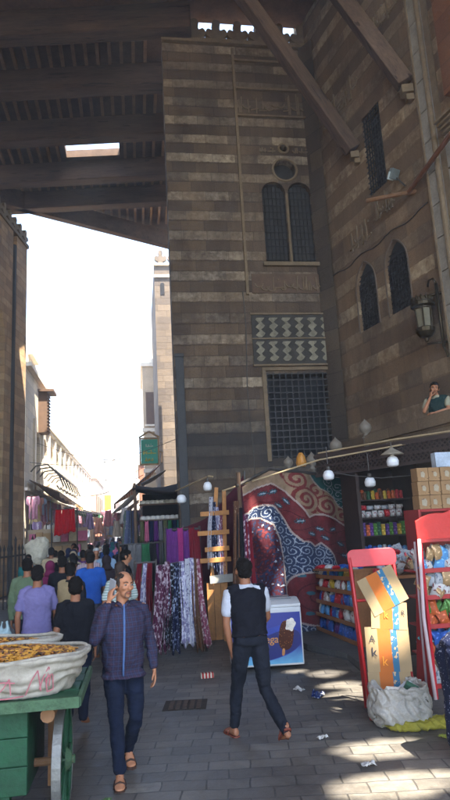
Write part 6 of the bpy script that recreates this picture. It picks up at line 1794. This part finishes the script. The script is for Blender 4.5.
# man with the phone, walking towards the viewer
def phone(rt):
    q = MB(); q.box((0, 0, 0), (.012, .075, .15), Matrix.Rotation(.75, 3, 'Z') @ Matrix.Rotation(-.15, 3, 'Y') @ Matrix.Rotation(.35, 3, 'X'))
    o = bevel(link('phone', q.mesh('phone', pm('phone_case', hexc('#8c8f94'), .3, .1))), .006)
    o.location = V(rt.location) + V((-.078, -.10, 1.545)); tag(o, 'grey mobile phone held to the ear of the walking man', 'phone')
    q = MB(); q.tube([(-.014, -.165, .83), (-.012, -.158, .92), (-.006, -.172, 1.02), (.0, -.168, 1.16), (.004, -.146, 1.30), (.006, -.122, 1.40)], [.007, .009, .010, .010, .010, .008], 8)
    q.build('shirt_placket', pm('placket_blue', hexc('#47628f'), .8, .2, 20), rt, world=False, smooth=True)
    q = MB(); q.tube([(-.05, -.075, 1.415), (-.03, -.112, 1.40), (0, -.125, 1.36), (.03, -.112, 1.40), (.05, -.075, 1.415)], [.016, .018, .010, .018, .016], 8)
    q.build('shirt_collar', PLAID, rt, world=False, smooth=True)
PLAID = plaid('plaid_shirt', hexc('#2c2b3d'), hexc('#51303c'), hexc('#3f4a68'), 26)
J = {'fwd': (0, -1, 0), 'pelvis': (0, 0, .89), 'chest': (0, -.005, 1.16), 'neck': (.0, -.03, 1.405), 'head': (.015, -.06, 1.56),
     'shR': (-.175, -.01, 1.345), 'shL': (.175, .0, 1.345), 'elR': (-.24, -.12, 1.125), 'wrR': (-.125, -.135, 1.425), 'elL': (.245, .06, 1.075), 'wrL': (.265, -.02, .84),
     'hipR': (-.085, 0, .85), 'hipL': (.085, 0, .85), 'knR': (-.075, -.12, .46), 'anR': (-.055, -.13, .082), 'knL': (.10, -.02, .47), 'anL': (.045, .24, .12),
     'toeR': (-.1, -1), 'toeL': (.12, -1), 'pitchL': .35,
     'handR': ((.22, .25, 1.0), (.8, .35, -.2), (.1, -.8, .5), .75), 'handL': ((.03, -.15, -1), (-1, 0, 0), (0, -1, 0), .5)}
person('man in dark plaid shirt walking forward while holding a phone to his ear', (-.17, 5.80, 0), .12, J, SKIN, PLAID, 'shirt', DENIM, SANDAL, 'bald', HAIR_B, .011, True, True, eul(.42, .03, .06), True, None, None, phone)

# man in the black waistcoat, seen from behind
VEST = cloth('waistcoat_black', hexc('#14151c'), .3, 8); TEE = cloth('tee_grey_white', hexc('#a9adb6'), .12)
J = {'fwd': (-.3, 1, 0), 'pelvis': (.0, 0, .90), 'chest': (-.005, .02, 1.17), 'neck': (-.01, .05, 1.42), 'head': (-.015, .085, 1.575),
     'shL': (-.185, .04, 1.365), 'shR': (.165, .07, 1.365), 'elL': (-.225, .02, 1.08), 'wrL': (-.185, .05, .84), 'elR': (.215, .17, 1.10), 'wrR': (.13, .32, .98),
     'hipL': (-.088, 0, .86), 'hipR': (.085, 0, .86), 'knL': (-.13, .17, .46), 'anL': (-.17, .26, .082), 'knR': (.12, .02, .46), 'anR': (.235, -.34, .15),
     'toeL': (-.35, 1), 'toeR': (-.12, 1), 'pitchR': .75,
     'handL': ((.12, .05, -1), (.9, .2, 0), (.2, 1, 0), .4), 'handR': ((-.3, .9, -.3), (-.5, 0, -.6), (0, .2, 1), .5)}
person('man in black waistcoat and black jeans walking away, left arm hanging', (1.04, 6.30, 0), 0, J, SKIN_D, VEST, 'vest', BLACKJ, SANDAL_R, 'short', HAIR, .011, True, False, eul(PI + .15, .0), False, None, None, None, 1.0, 'person', TEE)

# crowd
def walker(label, x, y, rz, h, top, kind, bottom=DENIM, hair='short', stride=.2, arm=.25, phase=1, skin=SKIN_D, hm=HAIR, group='people walking down the street', vox=.018, shw=.163, shoes=None, turn=0.0, extra=None, under=None):
    J = stand_pose(h, stride, arm, 0.02, 0.02, phase, shw)
    k = h / 1.70
    return person(label, (x, y, 0), rz, J, skin, top, kind, bottom, shoes, hair, hm, vox, False, False, eul(turn), False, group, None, extra, .98, 'person', under)
TC_ = {'green': cloth('shirt_sage', hexc('#56664e'), .2), 'lav': cloth('shirt_lavender', hexc('#6d6790'), .12), 'black': cloth('tee_black', hexc('#14151a'), .25), 'blue': cloth('polo_blue', hexc('#224f9c'), .15), 'pink': cloth('shirt_pink', hexc('#9a7488'), .15),
       'beige': cloth('vest_beige', hexc('#8d7c5c'), .15), 'stripe': two_tone('shirt_pale_stripe', hexc('#8fa39b'), hexc('#c2cbc5'), 'bands', 9, .5), 'rose': two_tone('shirt_rose_stripe', hexc('#a08a92'), hexc('#c6b4b8'), 'stripe', 9, .5), 'lblue': cloth('shirt_sky', hexc('#8aa4bb'), .1), 'white': cloth('robe_white', hexc('#b9bcbc'), .08), 'red': cloth('tee_coral', hexc('#b5443a'), .15), 'mag': cloth('scarf_magenta', hexc('#6b2247'), .15), 'brown': cloth('robe_dark', hexc('#2b2326'), .2)}
def bag(rt):
    b = MB(); b.ball((0, 0, .2), (.15, .09, .22), 14, 10); b.tube([(-.06, 0, .36), (-.03, 0, .52), (.03, 0, .52), (.06, 0, .36)], .02, 6)
    me = remesh(b, .015, 2, .02, 8); me.materials.append(pm('plastic_bag_blue', hexc('#9fb9bd'), .3, .1)); o = link('plastic_bag', me)
    o.location = V(rt.location) + V((-.30, -.05, .32)); tag(o, 'pale blue plastic bag carried by the man in the sage green shirt', 'bag')
# those with their backs to the viewer have rz = pi
walker('man in sage green long sleeved shirt at the left edge, carrying a plastic bag', -1.68, 9.9, PI, 1.72, TC_['green'], 'shirt', stride=.15, arm=.1, extra=bag, vox=.012)
walker('man in lavender shirt walking away, nearest of the crowd on the left', -1.30, 8.4, PI, 1.66, TC_['lav'], 'tee', cloth('trousers_dark', hexc('#23232b')), stride=.2, vox=.011)
walker('short youth in black tee walking away behind the snack sacks', -.72, 7.3, PI, 1.55, TC_['black'], 'tee', stride=.16, arm=.2, vox=.011, shw=.155)
walker('man in black tee between the lavender shirt and the blue polo', -1.32, 11.2, PI + .1, 1.68, TC_['black'], 'tee', phase=-1)
walker('man in royal blue polo shirt walking away', -.83, 10.9, PI, 1.74, TC_['blue'], 'tee', cloth('trousers_grey', hexc('#3b3d44')), shw=.17)
walker('man in beige waistcoat over a dark tee, in front of the pink shirt', -1.02, 9.6, PI - .1, 1.62, TC_['beige'], 'vest', phase=-1, under=TC_['black'])
walker('woman in dusty pink top walking away', -1.33, 13.2, PI, 1.62, TC_['pink'], 'shirt')
walker('man in pale rose striped shirt walking away', -1.02, 13.0, PI, 1.73, TC_['rose'], 'tee', phase=-1, hm=HAIR_B)
walker('woman in magenta headscarf beside the man in sage green', -1.62, 11.9, PI, 1.58, TC_['mag'], 'shirt', hair='scarf', hm=TC_['mag'])
walker('man in black shirt far down by the white bundle', -1.75, 14.6, PI + .2, 1.7, TC_['black'], 'shirt')
walker('youth in dark brown top far down beside the pink top', -1.60, 15.6, PI, 1.6, TC_['brown'], 'shirt', phase=-1)
walker('woman in long dark robe and headscarf right of the blue polo', -.62, 12.0, PI, 1.62, TC_['brown'], 'robe', None, 'scarf', hm=TC_['brown'])
walker('man in pale striped shirt directly behind the man with the phone', -.30, 9.4, PI - .2, 1.60, TC_['stripe'], 'tee', hm=HAIR_B)
walker('person in white robe and cap coming down the street', -1.05, 15.6, .1, 1.7, TC_['white'], 'robe', None, 'cap', hm=TC_['white'], skin=SKIN)
walker('man in sky blue shirt beside the white robe', -.78, 15.0, PI, 1.72, TC_['lblue'], 'shirt', phase=-1)
walker('child in coral red tee in the middle of the far street', -.32, 17.0, PI, 1.5, TC_['red'], 'tee')
walker('man in dark jacket just beyond the coral tee', -.55, 18.2, .1, 1.7, TC_['black'], 'shirt', skin=SKIN)
rr = random.Random(21)
protos = []
for wom in (0, 1):
    for v_ in range(2):
        protos.append(walker('far crowd figure', 0, 0, 0, 1.66 + .05 * v_, CM['grey'], 'robe' if wom else 'tee', None if wom else DENIM, 'scarf' if wom else 'short', hm=CM['grey'] if wom else HAIR, group='people in the far crowd', vox=.026, phase=1 if v_ else -1))
_pm = {}
def recolour(o, cn, wom):
    for c in o.children:
        if wom and c.name.startswith(('robe', 'headscarf')) or (not wom and c.name.startswith('shirt')):
            k = (c.data.name, cn)
            if k not in _pm:
                _pm[k] = c.data.copy(); _pm[k].materials[0] = CM[cn]
            c.data = _pm[k]
far_cols = ['teal', 'white', 'red', 'grey', 'navy', 'cream', 'pink', 'black', 'light blue', 'olive', 'purple', 'orange', 'white', 'blue', 'brown', 'cream']
spots = []
for k in range(54):
    y = 15.5 + 38 * (k / 54) ** 1.25
    lo_, hi_ = (-2.6, .0) if y < 22 else ((-2.7, .1) if y < 28 else (-2.2, -.5))
    x = lo_ + (hi_ - lo_) * ((k * .382) % 1.0)
    if y < 18.5 and -1.3 < x < -.2: x = -2.0 + .3 * (k % 3) - (.3 if k % 2 else 0)
    spots.append((x, y))
for k, (x, y) in enumerate(spots):
    wom = k % 3 == 1; i = (2 if wom else 0) + k % 2; cn = far_cols[(k * 5 + k // 7) % len(far_cols)]
    o = copy_tree(protos[i])
    o.location = (x, y, 0); o.rotation_euler = (0, 0, rr.choice([0, PI, PI]) + rr.uniform(-.35, .35)); s_ = rr.uniform(.94, 1.05); o.scale = (s_, s_, s_)
    recolour(o, cn, wom)
    near = 'nearer' if y < 22 else ('middle' if y < 32 else 'farthest')
    o['label'] = f'{"woman in headscarf and" if wom else "man in"} {cn} {"dress" if wom else "top"} in the {near} part of the far crowd'
for q in protos:
    for c in list(q.children): bpy.data.objects.remove(c)
    bpy.data.objects.remove(q)
# man in black at the scarf stall, reaching to a scarf on his right hand side
J = stand_pose(1.70, .02, 0, .02, 0, 1)
for s_, sx in (('R', -1), ('L', 1)):
    J['el' + s_] = V(J['sh' + s_]) + V((sx * .04, -.10, -.26)); J['wr' + s_] = V(J['el' + s_]) + V((-sx * .02, -.24, .06)); J['hand' + s_] = ((0, -1, .1), (0, 0, -1), (-sx, 0, .3), .6)
person('man in black tee standing at the scarf stall, arms held out to a scarf', (-.30, 11.9, 0), PI / 2, J, SKIN, TC_['black'], 'tee', DENIM, None, 'short', HAIR, .012, False, False, eul(.15, .15), False, None)
# seated man on the landing, hand to his mouth
TEAL_V = cloth('waistcoat_teal', hexc('#17302f'), .2); CREAM = cloth('shirt_cream', hexc('#9d9a82'), .12); LTR = cloth('trousers_pale', hexc('#a7a49c'), .1)
J = {'fwd': (0, -1, 0), 'pelvis': (0, 0, .12), 'chest': (0, -.03, .38), 'neck': (0, -.09, .63), 'head': (0, -.14, .78), 'shR': (-.19, -.06, .57), 'shL': (.19, -.06, .57),
     'elR': (-.20, -.26, .36), 'wrR': (-.06, -.27, .60), 'handR': ((.25, .05, 1), (.6, .7, 0), (0, -.6, .6), .7), 'elL': (.23, -.22, .34), 'wrL': (.02, -.32, .30), 'handL': ((-1, -.1, 0), (0, 0, -1), (0, -1, 0), .5),
     'hipR': (-.09, -.04, .10), 'hipL': (.09, -.04, .10), 'knR': (-.14, -.43, .18), 'knL': (.14, -.43, .18), 'anR': (-.12, -.50, -.24), 'anL': (.12, -.52, -.24), 'toeR': (-.1, -1), 'toeL': (.1, -1)}
person('man in teal waistcoat and cream shirt sitting on the stone landing, hand at his mouth', RP(4.25, 3.56, .42), -.75, J, SKIN, TEAL_V, 'vest', LTR, SANDAL, 'short', HAIR, .012, True, False, eul(.3, .12, .15), True, None, None, None, 1.05, 'person', CREAM)
# woman in the flowered navy dress bending at the right edge
NAVF = two_tone('navy_flower_print', hexc('#161d38'), hexc('#a9adbc'), 'blotch', 60, .52)
J = {'fwd': (1, .0, -.6), 'pelvis': (0, 0, .84), 'chest': (.26, 0, .97), 'neck': (.52, 0, 1.02), 'head': (.66, 0, 1.0), 'shR': (.46, -.18, .98), 'shL': (.46, .18, .98), 'elR': (.52, -.20, .72), 'elL': (.52, .2, .72), 'wrR': (.58, -.16, .48), 'wrL': (.58, .16, .48),
     'handR': ((.1, 0, -1), (0, 1, 0), (1, 0, 0), .6), 'handL': ((.1, 0, -1), (0, -1, 0), (1, 0, 0), .6), 'hipR': (0, -.1, .82), 'hipL': (0, .1, .82), 'knR': (.06, -.1, .46), 'knL': (.05, .1, .46), 'anR': (.03, -.1, .082), 'anL': (.03, .1, .082), 'toeR': (1, -.1), 'toeL': (1, .1)}
person('woman in navy flower printed dress bending forward at the right edge', (2.64, 5.35, 0), 0, J, SKIN, NAVF, 'robe', None, SANDAL, 'scarf', NAVF, .014, False, True, eul(PI / 2, .7), False)

# ------------------------------------------------------------------ overhead cables
rc = random.Random(5)
for k, (a, b, sag, lab) in enumerate((((-4.6, 27.5, 5.2), (1.6, 24.5, 5.6), .5, 'thin dark cable sagging across the street beyond the roof'), ((-4.7, 30, 6.4), (1.2, 31.8, 6.0), .6, 'thin dark cable crossing the street before the gold stone building'),
        ((-4.7, 38, 5.4), (.5, 40.9, 6.2), .5, 'thin dark cable crossing further down the street'), ((-4.7, 33, 4.6), (.2, 26.8, 4.4), .7, 'slack cable slanting across the street under the green sign'))):
    a, b = V(a), V(b); rod('overhead_cable', lab, [a.lerp(b, f / 14) - V((0, 0, sag * math.sin(PI * f / 14))) for f in range(15)], .012, STEEL, 'cable')
rod('wall_cable', 'thin cable clipped along the right wall above the pointed windows', [RP(.2 + .25 * k, 8.25 + .05 * math.sin(k * 1.3), .02) for k in range(17)], .012, STEEL, 'cable')
rod('wall_cable', 'thin cable running down the tower wall left of the grille', [(2.8 + .03 * math.sin(z * 1.7), 14.985, 2.5 + z) for z in [k * .5 for k in range(12)]], .012, STEEL, 'cable')
# ------------------------------------------------------------------ dusty air over the whole scene
hm = bpy.data.materials.new('dusty_air'); hm.use_nodes = True
n_ = hm.node_tree.nodes; n_.clear(); ho = n_.new('ShaderNodeOutputMaterial'); pv = n_.new('ShaderNodeVolumePrincipled')
pv.inputs['Color'].default_value = (.93, .95, 1.0, 1); pv.inputs['Density'].default_value = .0042; pv.inputs['Anisotropy'].default_value = .2
hm.node_tree.links.new(pv.outputs[0], ho.inputs['Volume'])
m = MB(); m.lohi((-175, -65, -1.3), (175, 335, 28)); o = m.build('haze', hm); tag(o, kind='stuff')
bpy.data.scenes.remove(TS)
